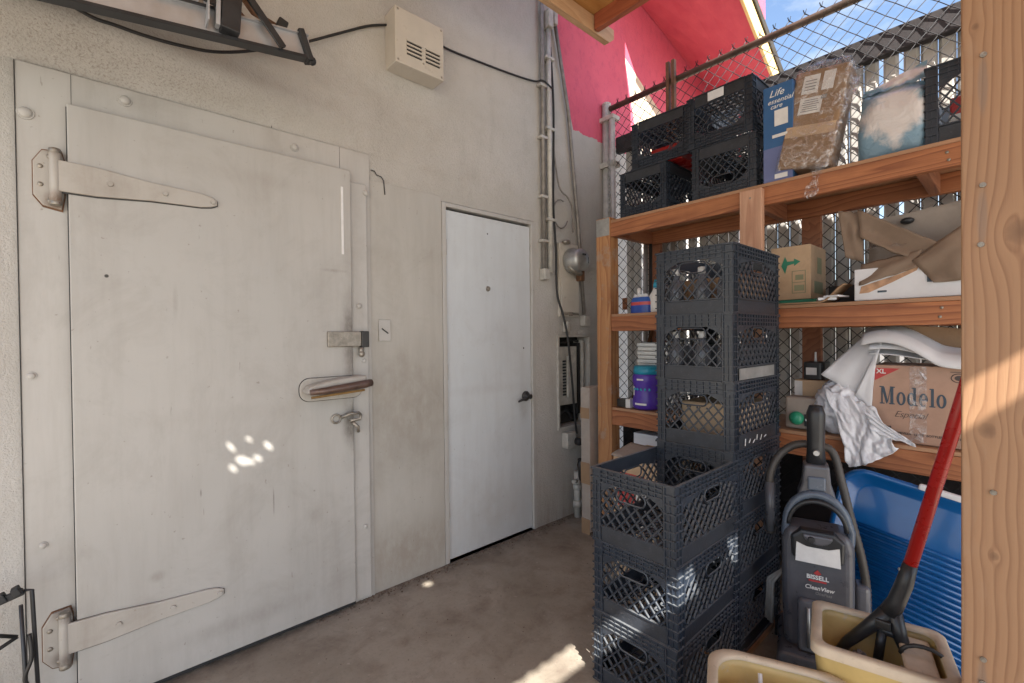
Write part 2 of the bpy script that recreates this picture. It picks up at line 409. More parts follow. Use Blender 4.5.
M['mop_red'] = simple('red_handle_lacquer', (.42, .018, .016), .28, 0, .12, 14)
M['yellow'] = simple('yellow_bucket_plastic', (.55, .39, .15), .45, 0, .1, 10, .1, wear=(.50, .40, .27))
M['yellow_pale'] = simple('scuffed_bucket_rim', (.56, .46, .34), .55, 0, .14, 14, .15, wear=(.38, .30, .22))
M['vac_grey'] = simple('vacuum_charcoal_plastic', (.098, .099, .112), .30, 0, .15, 20)
M['vac_blue'] = simple('vacuum_slate_trim', (.095, .12, .16), .25, 0, .12, 20)
M['vac_clear'] = simple('vacuum_smoked_cup', (.13, .135, .155), .12, 0, .15, 12)
M['hose'] = simple('grey_hose', (.065, .057, .05), .5, 0, .2, 20)
M['purple'] = simple('purple_bottle', (.085, .035, .36), .35, 0, .1, 12)
M['teal'] = simple('teal_lid', (.02, .28, .42), .35)
M['green'] = simple('green_lid', (.03, .30, .17), .3)
M['slat'] = simple('cream_privacy_panel', (.50, .48, .45), .55, 0, .15, 6, wear=(.26, .22, .16))
M['fascia'] = simple('weathered_dark_board', (.030, .026, .028), .75, 0, .35, 8, .3)
M['yellow_trim'] = simple('cream_fascia_paint', (.78, .56, .24), .6, 0, .08, 5)
M['shingle'] = simple('dark_shingle', (.06, .055, .05), .85, 0, .3, 14, .4)
M['alu'] = simple('ladder_aluminium', (.46, .47, .49), .38, .7, .12, 10, .1)
M['alu_matt'] = simple('dull_aluminium', (.40, .41, .43), .5, .4, .15, 10, .1)
M['box_metal'] = simple('beige_box_enamel', (.52, .48, .42), .5, 0, .08, 6, wear=(.40, .36, .30))

def mk_floor():
    n = NT('stained_concrete'); v = n.coord('World')
    big = n.noise(v, 1.5, 6, .62, .4); med = n.noise(v, 5.5, 7, .68, .3); fin = n.noise(v, 70, 4, .65)
    c = n.mix(n.ramp(big, (.32, 0.), (.68, 1.)), (.225, .192, .150), (.35, .31, .255))
    c = n.mix(n.math('MULTIPLY', n.ramp(med, (.48, 0.), (.70, 1.)), .6), c, (.14, .105, .082))
    c = n.mix(n.math('MULTIPLY', n.ramp(med, (.28, 1.), (.42, 0.)), .35), c, (.42, .365, .315))
    c = n.mix(n.math('MULTIPLY', n.ramp(fin, (.55, 0.), (.75, 1.)), .4), c, (.10, .08, .07))
    vo = n.n('ShaderNodeTexVoronoi', feature='DISTANCE_TO_EDGE'); vo.inputs['Scale'].default_value = 1.1
    av = n.n('ShaderNodeVectorMath', operation='ADD'); n.ln(v, av.inputs[0]); nn = n.n('ShaderNodeTexNoise'); nn.inputs['Scale'].default_value = 5; nn.inputs['Detail'].default_value = 6; n.ln(v, nn.inputs['Vector'])
    sv = n.n('ShaderNodeVectorMath', operation='SCALE'); sv.inputs['Scale'].default_value = .22; n.ln(nn.outputs['Color'], sv.inputs[0]); n.ln(sv.outputs[0], av.inputs[1]); n.ln(av.outputs[0], vo.inputs['Vector'])
    c = n.mix(n.math('MULTIPLY', n.math('MULTIPLY', n.ramp(vo.outputs['Distance'], (.002, 1.), (.006, 0.)), n.ramp(big, (.50, 0.), (.62, 1.))), .3), c, (.10, .08, .065))
    c = n.mix(n.math('MULTIPLY', n.ramp(n.noise(v, 28, 3, .6), (.66, 0.), (.74, 1.)), .5), c, (.46, .41, .36))
    # grime line where the floor meets the wall
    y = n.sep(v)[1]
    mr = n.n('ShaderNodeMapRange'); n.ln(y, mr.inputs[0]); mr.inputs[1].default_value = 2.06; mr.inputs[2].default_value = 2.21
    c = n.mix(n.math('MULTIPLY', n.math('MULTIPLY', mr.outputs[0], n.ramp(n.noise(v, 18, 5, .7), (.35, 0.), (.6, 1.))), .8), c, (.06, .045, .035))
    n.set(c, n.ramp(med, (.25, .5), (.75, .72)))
    b1 = n.bump(med, .12, .01); n.bump(fin, .2, .002, b1); return n.m
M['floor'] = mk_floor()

def mk_crate():
    n = NT('dusty_navy_crate_plastic'); v = n.coord('World')
    f = n.noise(v, 12, 5, .65); g = n.noise(v, 60, 5, .7); oi = n.n('ShaderNodeObjectInfo')
    c = n.mix(n.ramp(f, (.3, 0.), (.7, 1.)), (.011, .017, .029), (.025, .034, .051))
    c = n.mix(n.math('MULTIPLY', oi.outputs['Random'], .45), c, (.040, .045, .054))
    c = n.mix(n.math('MULTIPLY', n.ramp(g, (.58, 0.), (.76, 1.)), .35), c, (.15, .155, .16))
    ge = n.n('ShaderNodeNewGeometry'); up = n.sep(ge.outputs['Normal'])[2]      # dust on upward faces, put in so the ribs look highlighted
    c = n.mix(n.math('MULTIPLY', n.ramp(up, (.45, 0.), (.8, 1.)), n.ramp(g, (.3, .35), (.6, .85))), c, (.20, .21, .22))
    n.set(c, n.ramp(f, (.2, .24), (.8, .42))); n.bump(g, .15, .002)
    return n.m
M['crate'] = mk_crate()
M['crate_band'] = simple('crate_scuffed_band', (.026, .030, .039), .45, 0, .3, 24, .25, wear=(.12, .12, .125))

def mk_film():
    n = NT('clear_shrink_film'); t = n.t
    tr = n.n('ShaderNodeBsdfTransparent'); tr.inputs[0].default_value = (.93, .93, .94, 1)
    gl = n.n('ShaderNodeBsdfGlossy'); gl.inputs['Roughness'].default_value = .12; gl.inputs['Color'].default_value = (.9, .9, .92, 1)
    df = n.n('ShaderNodeBsdfDiffuse'); df.inputs['Color'].default_value = (.75, .73, .74, 1)
    v = n.coord('World'); f = n.noise(v, 30, 4, .6, 1.2)
    b = n.n('ShaderNodeBump'); b.inputs['Strength'].default_value = .9; b.inputs['Distance'].default_value = .012; n.ln(f, b.inputs['Height'])
    n.ln(b.outputs[0], gl.inputs['Normal']); n.ln(b.outputs[0], df.inputs['Normal'])
    m0 = n.n('ShaderNodeMixShader'); m0.inputs[0].default_value = .35; n.ln(gl.outputs[0], m0.inputs[1]); n.ln(df.outputs[0], m0.inputs[2])
    m = n.n('ShaderNodeMixShader'); n.ln(n.ramp(f, (.44, .04), (.70, .5)), m.inputs[0]); n.ln(tr.outputs[0], m.inputs[1]); n.ln(m0.outputs[0], m.inputs[2])
    n.ln(m.outputs[0], n.out.inputs['Surface']); return n.m
M['film'] = mk_film()

def mk_printed():
    n = NT('printed_white_bag'); v = n.coord()
    f = n.noise(v, 9, 6, .7, .5); x, y, z = n.sep(n.coord('Generated'))
    edge = n.math('ADD', n.math('MULTIPLY', n.math('ABSOLUTE', n.math('SUBTRACT', z, .55)), 1.1), n.math('MULTIPLY', n.math('ABSOLUTE', n.math('SUBTRACT', y, .42)), .8))
    m = n.ramp(n.math('ADD', n.math('MULTIPLY', f, .9), edge), (.78, 0.), (1.05, 1.))
    c = n.mix(m, (.62, .58, .57), (.16, .27, .36))
    n.set(c, .42); n.bump(n.noise(v, 14, 4, .6, .8), .6, .012); return n.m
M['printed'] = mk_printed()

def mk_blue():
    n = NT('blue_tray_plastic'); v = n.coord(); f = n.noise(v, 6, 4)
    c = n.mix(n.ramp(f, (.3, 0.), (.7, 1.)), (.004, .09, .30), (.008, .125, .39)); n.set(c, .22); n.b.inputs['Coat Weight'].default_value = .6; n.b.inputs['Coat Roughness'].default_value = .08; return n.m
M['blue'] = mk_blue()

def mk_bag():
    n = NT('white_plastic_bag'); v = n.coord(); f = n.noise(v, 16, 5, .6, 1.0)
    c = n.mix(f, (.58, .60, .66), (.78, .79, .83)); n.set(c, .34); n.bump(f, .5, .015); return n.m
M['bag'] = mk_bag()

def mk_near_post():
    """pale fir post: growth rings bent round real knot positions, fine pores, a few checks"""
    n = NT('near_fir_post'); v = n.coord('World'); x, y, z = n.sep(v)
    wz = n.noise(n.coord('World', (1, 1, .22)), 3.0, 3, .5, .2)
    yy = n.math('ADD', y, n.math('MULTIPLY', n.math('SUBTRACT', wz, .5), .085))
    cath = n.math('MULTIPLY', n.math('SUBTRACT', n.noise(n.coord('World', (1, 1, .5)), 2.3, 2, .5), .5), .06)
    yy = n.math('ADD', yy, cath)
    dark_k = None
    for (ky, kz, kr) in ((.004, 1.52, .034), (.055, 1.075, .022), (-.02, 1.09, .03), (.075, 2.0, .009), (.045, .79, .012), (-.012, .50, .015)):
        mp = n.n('ShaderNodeVectorMath', operation='SUBTRACT'); n.ln(v, mp.inputs[0]); mp.inputs[1].default_value = (1.5, ky, kz)
        sx = n.sep(mp.outputs[0])
        d2 = n.math('ADD', n.math('MULTIPLY', sx[1], sx[1]), n.math('MULTIPLY', n.math('MULTIPLY', sx[2], sx[2]), .30))
        g = n.math('DIVIDE', n.math('MULTIPLY', sx[1], kr * kr * 1.2), n.math('ADD', d2, kr * kr * .55))
        yy = n.math('SUBTRACT', yy, g)
        rr = n.n('ShaderNodeVectorMath', operation='LENGTH'); sc = n.n('ShaderNodeVectorMath', operation='MULTIPLY'); n.ln(mp.outputs[0], sc.inputs[0]); sc.inputs[1].default_value = (0, 1 / kr, .8 / kr); n.ln(sc.outputs[0], rr.inputs[0])
        k = n.ramp(n.math('ADD', rr.outputs['Value'], n.math('MULTIPLY', n.noise(v, 45, 3), .5)), (.35, 1.), (.80, .55), (1.0, 0.))
        dark_k = k if dark_k is None else n.math('MAXIMUM', dark_k, k)
    ring = n.math('FRACT', n.math('MULTIPLY', yy, 64))
    lat = n.ramp(ring, (0., 0.), (.55, .35), (.88, 1.), (1., .1))
    fine = n.noise(n.coord('World', (300, 300, 9)), 1.0, 4, .6)
    c = n.mix(n.math('MULTIPLY', lat, .7), (.34, .195, .105), (.19, .088, .042))
    c = n.mix(n.math('MULTIPLY', n.ramp(fine, (.35, 0.), (.75, 1.)), .3), c, (.36, .20, .11))
    c = n.mix(n.math('MULTIPLY', n.ramp(n.noise(n.coord('World', (1, 1, .35)), 7, 5, .7), (.52, 0.), (.72, 1.)), .4), c, (.36, .26, .18))
    c = n.mix(n.math('MULTIPLY', dark_k, .8), c, (.16, .085, .045))
    for (ky, z0, z1) in ((.0625, 1.80, 1.925), (.0635, 1.50, 1.625), (.0640, .40, .545)):
        b = n.blob(v, (1.5, ky, (z0 + z1) / 2), (.2, .011, (z1 - z0) / 2 + .02), .5)
        c = n.mix(n.math('MULTIPLY', b, .5), c, (.20, .15, .12))
    n.set(c, .58); b1 = n.bump(lat, .12, .002); n.bump(fine, .25, .0015, b1); return n.m
M['near_post'] = mk_near_post()

def mk_detergent():
    n = NT('blue_red_pouch'); v = n.coord('Generated'); z = n.sep(v)[2]
    c = n.mix(n.ramp(z, (.38, 0.), (.42, 1.)), (.02, .07, .36), (.55, .08, .08))
    c = n.mix(n.ramp(z, (.55, 0.), (.58, 1.)), c, (.03, .12, .45)); c = n.mix(n.ramp(z, (.80, 0.), (.84, 1.)), c, (.65, .68, .7)); n.set(c, .35); return n.m
M['pouch'] = mk_detergent()

# ------------------------------------------------------------------ ground and walls
g = MB(); g.quad((-400, -400, 0), (400, -400, 0), (400, 400, 0), (-400, 400, 0))
o = g.build('ground', M['floor']); o['kind'] = 'structure'

def wall_holes(xs, zs, holes, y0, y1):
    """front sheet at y0 with openings whose reveals run to y1"""
    m = MB()
    inside = lambda cx, cz: any(a < cx < b and c < cz < d for a, b, c, d in holes)
    for i in range(len(xs) - 1):
        for j in range(len(zs) - 1):
            if inside((xs[i] + xs[i + 1]) / 2, (zs[j] + zs[j + 1]) / 2): continue
            m.quad((xs[i], y0, zs[j]), (xs[i + 1], y0, zs[j]), (xs[i + 1], y0, zs[j + 1]), (xs[i], y0, zs[j + 1]))
    for a, b, c, d in holes:
        m.quad((a, y0, c), (a, y1, c), (a, y1, d), (a, y0, d)); m.quad((b, y0, c), (b, y0, d), (b, y1, d), (b, y1, c))
        m.quad((a, y0, d), (a, y1, d), (b, y1, d), (b, y0, d)); m.quad((a, y0, c), (b, y0, c), (b, y1, c), (a, y1, c))
        m.quad((a, y1, c), (b, y1, c), (b, y1, d), (a, y1, d))
    xa, xb, za, zb = xs[0], xs[-1], zs[0], zs[-1]
    m.quad((xa, y1 + .1, za), (xa, y0, za), (xa, y0, zb), (xa, y1 + .1, zb)); m.quad((xb, y0, za), (xb, y1 + .1, za), (xb, y1 + .1, zb), (xb, y0, zb))
    m.quad((xa, y0, zb), (xb, y0, zb), (xb, y1 + .1, zb), (xa, y1 + .1, zb)); m.quad((xa, y1 + .1, za), (xa, y1 + .1, zb), (xb, y1 + .1, zb), (xb, y1 + .1, za))
    return m
WY = 2.20
wall = thing('stucco_wall', 'tall rough white stucco wall behind both doors, painted pink high up at its right end', 'wall', (0, WY, 0))
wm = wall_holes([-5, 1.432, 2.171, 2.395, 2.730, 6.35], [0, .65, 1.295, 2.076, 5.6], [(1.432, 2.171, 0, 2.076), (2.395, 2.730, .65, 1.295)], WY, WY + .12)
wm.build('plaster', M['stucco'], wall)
def smooth(a, b, x):
    t = max(0, min(1, (x - a) / (b - a))); return t * t * (3 - 2 * t)
bl = MB()
def bulge(u, v):
    x = -1.6 + u * 3.2; z = 2.228 + v * .95
    A = .15 * (1 - smooth(-.1, 1.25, x)); gz = smooth(2.228, 2.36, z) * (1 - .75 * smooth(2.40, 2.95, z)) + .20 * smooth(2.42, 2.47, z) * (1 - smooth(2.47, 2.56, z))
    nz = .006 * mnoise.noise((x * 5, z * 6, 1)) * (1 if A > .002 else 0)
    return Vector((x, WY - .0015 - A * gz * (1 - smooth(.93, 1., v)) - nz * gz, z))
bl.grid(bulge, 64, 40)
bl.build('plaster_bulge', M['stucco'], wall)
# cracks in the plaster, thin raised ridges of broken stucco
ck = MB()
ck.tube([(1.012, 2.192, 2.150), (1.03, 2.191, 2.148), (1.04, 2.192, 2.132), (1.065, 2.191, 2.128), (1.08, 2.192, 2.11), (1.085, 2.1915, 2.04)], .0026, 5)
ck.tube([(.535, 2.197, 2.345), (.545, 2.197, 2.28), (.558, 2.197, 2.23)], .0016, 5)
ck.build('crack', M['dark_steel'], wall)
bd = MB(); 
def dirt_line(u, v):
    x = .92 + u * 1.8; r = .012 + .012 * mnoise.noise((x * 9, 0, 3)); a = v * pi / 2
    return Vector((x, WY - .002 - r * 1.6 * cos(a), .001 + r * sin(a)))

# ------------------------------------------------------------------ cold-room door
cdoor = thing('cold_room_door', 'heavy cream insulated door with long strap hinges and a lever latch', 'door', (.4, WY, 0))
fr = MB()
fr.bb(-.2095, 1.0, 2.186, 2.198, 0, 2.222)
frm = fr.build('door_frame', M['frame'], cdoor, bevel=.002)
sm_ = MB(); sm_.bb(-.078, -.0768, 2.1848, 2.1862, 2.11, 2.22); sm_.bb(.85, .8512, 2.1848, 2.1862, 2.11, 2.22); sm_.build('seam', M['dark_steel'], frm)
sd = MB(); sd.bb(1.0, 1.43, 2.1955, 2.1985, 0, 2.10); sd.build('side_plank', M['jamb'], cdoor, bevel=.002)
gp = MB(); gp.bb(-.2112, -.2097, 2.182, 2.1975, 0, 2.22); gp.build('frame_edge', M['dark_steel'], cdoor)
lf = MB(); lf.bb(-.088, .888, 2.150, 2.184, .028, 2.106); leaf = lf.build('door_leaf', M['leaf'], cdoor, bevel=.004, seg=3)
gk = MB(); gk.bb(-.094, .889, 2.158, 2.183, .012, .0275); gk.bb(-.0912, -.0885, 2.168, 2.183, .012, 2.1); gk.build('gasket', M['black_rubber'], leaf)
ts = MB(); ts.bb(.8895, .975, 2.166, 2.185, .02, 2.06); ts.build('edge_strip', M['frame'], cdoor, bevel=.004)
vs = MB(); vs.bb(.840, .851, 2.1465, 2.1495, 1.70, 2.02); vs.build('reflection_strip', M['label_white'], leaf, bevel=.001)  # added white strip: a soft light reflection painted near the leaf edge
for (x, z, r, dm) in ((-.187, 2.055, .018, 1), (.065, 2.179, .017, 1), (.648, 2.164, .015, 1), (-.186, 1.188, .011, .8), (-.167, .618, .010, .9), (.93, 1.46, .012, .8), (.945, .37, .010, .8), (.97, 2.02, .012, .6), (.95, 1.19, .01, .8)):
    bt = MB(); y = 2.186 if x < .8 else 2.1655
    bt.cyl((x, y, z), (x, y - .004, z), r * 1.25, r * 1.2, 16); bt.ball((x, y - .004, z), r, (1, .55 * dm, 1), 14)
    bt.build('bolt', M['frame'], frm, smooth=False)
def strap(zc, sgn, tiltz):
    pl = MB()
    # cast octagonal plate on the frame
    pts = [(-.172, zc - .065), (-.150, zc - .098), (-.105, zc - .108), (-.098, zc - .06), (-.098, zc + .06), (-.105, zc + .09), (-.150, zc + .085), (-.172, zc + .045)]
    pl.prism([(x, 2.173, z) for x, z in pts], (0, .013, 0))
    hp = pl.build('hinge_plate', M['hinge'], cdoor, bevel=.003)
    sh_ = MB(); sh_.prism([((x + .135) * 1.07 - .135, 2.1815, (z - zc) * 1.05 + zc) for x, z in pts], (0, .005, 0)); sh_.build('plate_shadow_line', M['rust'], hp)  # added dark sheet that draws a shadow outline round the hinge plate
    kn = MB(); kn.cyl((-.118, 2.150, zc - .088), (-.118, 2.150, zc + .078), .015, .015, 18)
    kn.build('hinge_knuckle', M['hinge'], hp, bevel=.003)
    pn = MB(); pn.cyl((-.118, 2.150, zc - .100), (-.118, 2.150, zc - .083), .0165, .015, 18); pn.cyl((-.118, 2.150, zc + .074), (-.118, 2.150, zc + .09), .0165, .015, 18)
    pn.build('hinge_pin', M['old_steel'], hp, bevel=.003)
    sc_ = MB()
    for (x, z) in ((-.155, zc + .03), (-.155, zc - .03), (-.133, zc + .066), (-.133, zc - .082)): sc_.ball((x, 2.173, z), .008, (1, .6, 1), 10)
    sc_.build('screw', M['old_steel'], hp)
    st = MB(); z0 = zc; dz = tiltz
    out = []
    for (u, h) in ((0, .052), (.10, .050), (.25, .034), (.40, .027), (.435, .020), (.455, .010)): out.append((-.115 + u, z0 + dz * u + h))
    for (u, h) in ((.455, .010), (.435, .020), (.40, .027), (.25, .034), (.10, .050), (0, .052)): out.append((-.115 + u, z0 + dz * u - h))
    st.prism([(x, 2.138, z) for x, z in out], (0, .0115, 0))
    sp = st.build('hinge_strap', M['hinge'], cdoor, bevel=.003)
    sl_ = MB(); sl_.prism([(x + (.003 if x > .2 else .0), 2.1475, z0 + dz * (x + .115) + (z - z0 - dz * (x + .115)) * 1.05 - .002) for x, z in out], (0, .0018, 0)); sl_.build('strap_shadow_line', M['dark_steel'], sp)  # added dark sheet, a painted shadow outline along the strap
    oc = MB()
    for u in (.135, .29, .44):
        oc.cyl((-.115 + u, 2.138, z0 + dz * u), (-.115 + u, 2.132, z0 + dz * u), .0095, .008, 6)
    oc.build('strap_bolt', M['hinge'], sp)
strap(1.855, 1, -.02); strap(.298, 1, -.02)
# latch gear
hs = MB(); hs.bb(.765, .925, 2.135, 2.1495, 1.262, 1.334)
hasp = hs.build('hasp_plate', M['old_steel'], cdoor, bevel=.003)
h2 = MB(); h2.bb(.925, .962, 2.128, 2.164, 1.258, 1.336); h2.build('hasp_end', M['dark_steel'], hasp, bevel=.003)
h3 = MB(); h3.cyl((.925, 2.14, 1.225), (.925, 2.14, 1.258), .012, .012, 12); h3.ball((.925, 2.135, 1.225), .016, (1, 1, 1), 10); h3.build('staple', M['old_steel'], hasp)
lp = MB(); n_ = 14
def rrect(x0, x1, z0, z1, r, k=6):
    pts = []
    for (cx, cz, a0) in ((x1 - r, z1 - r, 0), (x0 + r, z1 - r, 90), (x0 + r, z0 + r, 180), (x1 - r, z0 + r, 270)):
        for i in range(k + 1):
            a = radians(a0 + 90 * i / k); pts.append((cx + r * cos(a), cz + r * sin(a)))
    return pts
lp.prism([(x, 2.140, z) for x, z in rrect(.640, .93, 1.018, 1.122, .045)], (0, .0095, 0))
lat = lp.build('latch_plate', M['hinge'], cdoor, bevel=.003)
sh_ = MB(); sh_.prism([(x, 2.1478, z) for x, z in rrect(.6375, .932, 1.0155, 1.1245, .046)], (0, .0015, 0)); sh_.build('plate_shadow_line', M['dark_steel'], lat)  # added dark sheet drawing the shadow line round the latch plate
lv = MB(); lv.prism([(.645, 2.06, 1.058), (.66, 2.06, 1.092), (.76, 2.06, 1.115), (.918, 2.06, 1.128), (.922, 2.06, 1.07), (.76, 2.06, 1.06)], (0, .078, 0))
lv.build('latch_housing', M['hinge'], lat, bevel=.012, seg=3)
bar = MB(); bar.tube([(.655, 2.050, 1.068), (.72, 2.040, 1.072), (.90, 2.040, 1.088), (.932, 2.045, 1.092)], [.012, .016, .019, .017], 12); bar.build('lever', M['copper_bar'], lat)
ly = MB(); ly.bar((.66, 2.05, 1.045), (.90, 2.05, 1.060), .012, .010); ly.build('lever_edge', M['brass'], lat, bevel=.002)
hk = MB(); hk.tube([(.80 + .02 * cos(a * pi / 6), 2.140, .925 + .02 * sin(a * pi / 6)) for a in range(12)], .005, 8, closed=True)
hk.tube([(.82, 2.13, .93), (.86, 2.12, .945), (.90, 2.12, .945), (.915, 2.13, .93), (.91, 2.13, .912), (.86, 2.125, .912)], .0075, 8)
hk.tube([(.875, 2.13, .90), (.90, 2.13, .875), (.905, 2.14, .85)], .008, 8)
hk.build('hook_latch', M['old_steel'], cdoor)

# small switch plate
sw = thing('switch_plate', 'small painted-over blank plate on the wall just right of the big door latch', 'switch plate', (1.07, 2.192, 1.34))
m = MB(); m.bb(1.04, 1.105, 2.186, 2.1915, 1.285, 1.395); m.build('cover', M['frame'], sw, bevel=.002)
m = MB(); m.bar((1.055, 2.185, 1.35), (1.09, 2.184, 1.325), .004, .006); m.build('toggle', M['dark_steel'], sw)

# ------------------------------------------------------------------ plain white door
d2 = thing('plain_door', 'plain pale grey-white flush door with a small dark lever in the corner', 'door', (1.8, WY, 0))
m = MB(); m.bb(1.434, 1.462, 2.196, 2.30, 0, 2.074); m.bb(2.140, 2.169, 2.196, 2.30, 0, 2.074); m.bb(1.462, 2.140, 2.196, 2.30, 2.050, 2.0735)
m.build('door_frame', M['frame'], d2, bevel=.003)
m = MB(); m.bb(1.464, 2.137, 2.212, 2.252, .012, 2.036); l2 = m.build('door_leaf', M['white_door'], d2, bevel=.003)
m = MB(); m.bb(1.462, 2.140, 2.24, 2.29, 2.036, 2.0495); m.build('door_gap', M['black_rubber'], d2)
m = MB(); m.cyl((1.775, 2.211, 1.600), (1.775, 2.205, 1.600), .017, .015, 16); m.ball((1.775, 2.204, 1.6), .008, (1, .5, 1), 10); m.build('peephole', M['old_steel'], l2)
for z in (1.82, 1.1, .3):
    m = MB(); m.cyl((1.4625, 2.206, z - .045), (1.4625, 2.206, z + .045), .007, .007, 10); m.build('hinge', M['frame'], d2)
m = MB(); m.lathe([(.034, 0), (.034, .006), (.028, .012), (.012, .014), (.012, .045), (.016, .05)], (2.085, 2.211, .905), 20, 'y')
ros = m.build('door_handle', M['dark_steel'], l2)
m = MB(); m.tube([(2.085, 2.165, .905), (2.05, 2.160, .900), (2.0, 2.163, .888), (1.985, 2.172, .880)], [.012, .010, .008, .006], 10); m.build('lever', M['dark_steel'], l2)
m = MB(); m.ball((2.072, 2.211, 1.225), .006, (1, .4, 1), 8); m.ball((1.775, 2.211, 1.94), .005, (1, .4, 1), 8); m.build('screw', M['dark_steel'], l2)

# ------------------------------------------------------------------ box on the wall
vb = thing('alarm_box', 'beige metal box with two columns of louvres high on the wall above the doors', 'utility box', (1.27, WY, 2.8))
m = MB(); m.bb(1.10, 1.385, 2.085, 2.199, 2.685, 2.965); bx_ = m.build('case', M['box_metal'], vb, bevel=.004)
for cx in (1.205, 1.315):
    m = MB()
    for k in range(4):
        z = 2.745 + k * .020
        m.bar((cx - .042, 2.0835, z), (cx + .042, 2.0835, z), .004, .006)
    m.build('louvre', M['dark_steel'], vb)
    m = MB()
    for k in range(4): m.bar((cx - .044, 2.081, 2.7515 + k * .02), (cx + .044, 2.081, 2.7515 + k * .02), .010, .008)
    m.build('louvre_hood', M['box_metal'], vb)
for (x, z) in ((1.115, 2.70), (1.37, 2.70), (1.115, 2.95), (1.37, 2.95), (1.26, 2.73)):
    m = MB(); m.ball((x, 2.085, z), .006, (1, .6, 1), 8); m.build('screw', M['old_steel'], vb)
def smoothpts(pts, k=6):
    pts = [Vector(p) for p in pts]; out = []
    for i in range(len(pts) - 1):
        p0 = pts[max(i - 1, 0)]; p1 = pts[i]; p2 = pts[i + 1]; p3 = pts[min(i + 2, len(pts) - 1)]
        for j in range(k):
            t = j / k
            out.append(.5 * ((2 * p1) + (-p0 + p2) * t + (2 * p0 - 5 * p1 + 4 * p2 - p3) * t * t + (-p0 + 3 * p1 - 3 * p2 + p3) * t ** 3))
    out.append(pts[-1]); return out
m = MB(); m.tube(smoothpts([(-.6, 2.0, 2.62), (-.1, 2.0, 2.375), (.05, 2.0, 2.345), (.22, 2.0, 2.352), (.37, 2.02, 2.40), (.62, 2.10, 2.57), (.85, 2.16, 2.75), (1.0, 2.18, 2.86), (1.10, 2.18, 2.91)]), .006, 8)
tag(m.build('cable', M['black_rubber']), 'black cable sagging along the wall above the big door to the beige box', 'cable')
m = MB(); m.tube(smoothpts([(1.385, 2.18, 2.945), (1.5, 2.185, 2.945), (1.7, 2.188, 2.962), (1.95, 2.188, 2.985), (2.17, 2.187, 3.015), (2.22, 2.15, 3.02), (2.30, 2.14, 2.99)]), .006, 8)
tag(m.build('cable', M['black_rubber']), 'black cable running from the beige box right to the pipes', 'cable')

# ------------------------------------------------------------------ folded stepladder hung up high
lad = thing('stepladder', 'folded grey aluminium stepladder with black rubber feet hung high at top left', 'ladder', (.3, 1.8, 2.35))
def lpt(x, z, y=1.8): return (x, y, z)
m = MB()
a0, a1 = V(-.95, 1.80, 2.128), V(.60, 1.80, 2.356)
dr = (a1 - a0).normalized(); nr = V(-dr.z, 0, dr.x)
m.bar(a0 + nr * .045, a1 + nr * .045, .004, .09, (0, 0, 1)); m.bar(a0 + nr * .088, a1 + nr * .088, .03, .004)
m.build('rail', M['alu'], lad)
m = MB(); m.bar(a0 + nr * .0, a1 + nr * .0, .04, .005); m.bar(a0 + nr * .004 - V(0, .018, 0), a1 + nr * .004 - V(0, .018, 0), .006, .008); m.bar(a0 + nr * .088 - V(0, .018, 0), a1 - dr * .3 + nr * .088 - V(0, .018, 0), .006, .008); m.build('rail_edge', M['black_plastic'], lad)
m = MB(); m.bar(a1 - dr * .01 + nr * (-.008), a1 - dr * .03 + nr * .10, .05, .022, tuple(dr)); m.ball(a1 + nr * .0, .016); m.build('foot', M['black_rubber'], lad, bevel=.004)
b1_ = V(.505, 1.86, 2.47)
b0_ = b1_ - V(.45, 0, -.22)
m = MB(); m.tube([V(.22, 1.86, 2.60), V(.40, 1.86, 2.435), V(.44, 1.86, 2.43), V(.56, 1.82, 2.395)], .012, 8); m.tube([V(.30, 1.90, 2.66), V(.42, 1.88, 2.50), V(.50, 1.87, 2.475)], .011, 8)
m.build('rear_rail', M['rust'], lad)
m = MB(); m.bar(V(.50, 1.87, 2.445), V(.52, 1.87, 2.505), .04, .035, (1, 0, 0)); m.build('foot', M['black_rubber'], lad, bevel=.005)
m = MB(); m.bar(V(.325, 1.775, 2.33), V(.345, 1.775, 2.62), .05, .055, (1, 0, 0)); m.build('bracket', M['black_plastic'], lad, bevel=.003)
m = MB(); m.bar(V(.262, 1.79, 2.33), V(.268, 1.79, 2.62), .10, .004, (1, 0, 0)); m.bar(V(.29, 1.77, 2.335), V(.297, 1.77, 2.62), .03, .012, (1, 0, 0)); m.build('step', M['alu_matt'], lad)
m = MB(); m.bar(V(.36, 1.765, 2.50), V(.49, 1.765, 2.345), .012, .022, (1, 0, 1)); m.bar(V(-.02, 1.765, 2.44), V(.3, 1.765, 2.405), .012, .018); m.build('brace', M['black_plastic'], lad)
m = MB(); m.bb(-.95, .25, 1.84, 1.846, 2.33, 2.75); 
m.xf(Matrix.Translation((0, 0, .0)))
m.build('side_panel', M['alu_matt'], lad)

# ------------------------------------------------------------------ conduits, meter, fuse panel
def conduit(label, pts, r, mat, clamp=(), box=None, grp=None):
    t = thing('conduit', label, 'conduit', (pts[0][0], pts[0][1], pts[0][2]), group=grp)
    m = MB(); m.tube(pts, r, 12); m.build('pipe', mat, t)
    for z in clamp:
        x = pts[0][0] + (pts[-1][0] - pts[0][0]) * (z - pts[0][2]) / (pts[-1][2] - pts[0][2])
        m = MB(); m.bb(x - r * 2.2, x + r * 2.2, pts[0][1] - r - .003, WY - .002, z - .009, z + .009); m.build('clamp', M['conduit'], t, bevel=.002)
    if box:
        m = MB(); m.bb(*box); m.build('end_box', M['conduit'], t, bevel=.004)
conduit('leftmost grey vertical conduit beside the plain door, ending in a small box', [(2.235, 2.172, 4.4), (2.235, 2.172, 1.75)], .014, M['conduit_dark'], (3.0, 2.65, 2.25, 1.95), (2.213, 2.262, 2.145, 2.197, 1.685, 1.76))
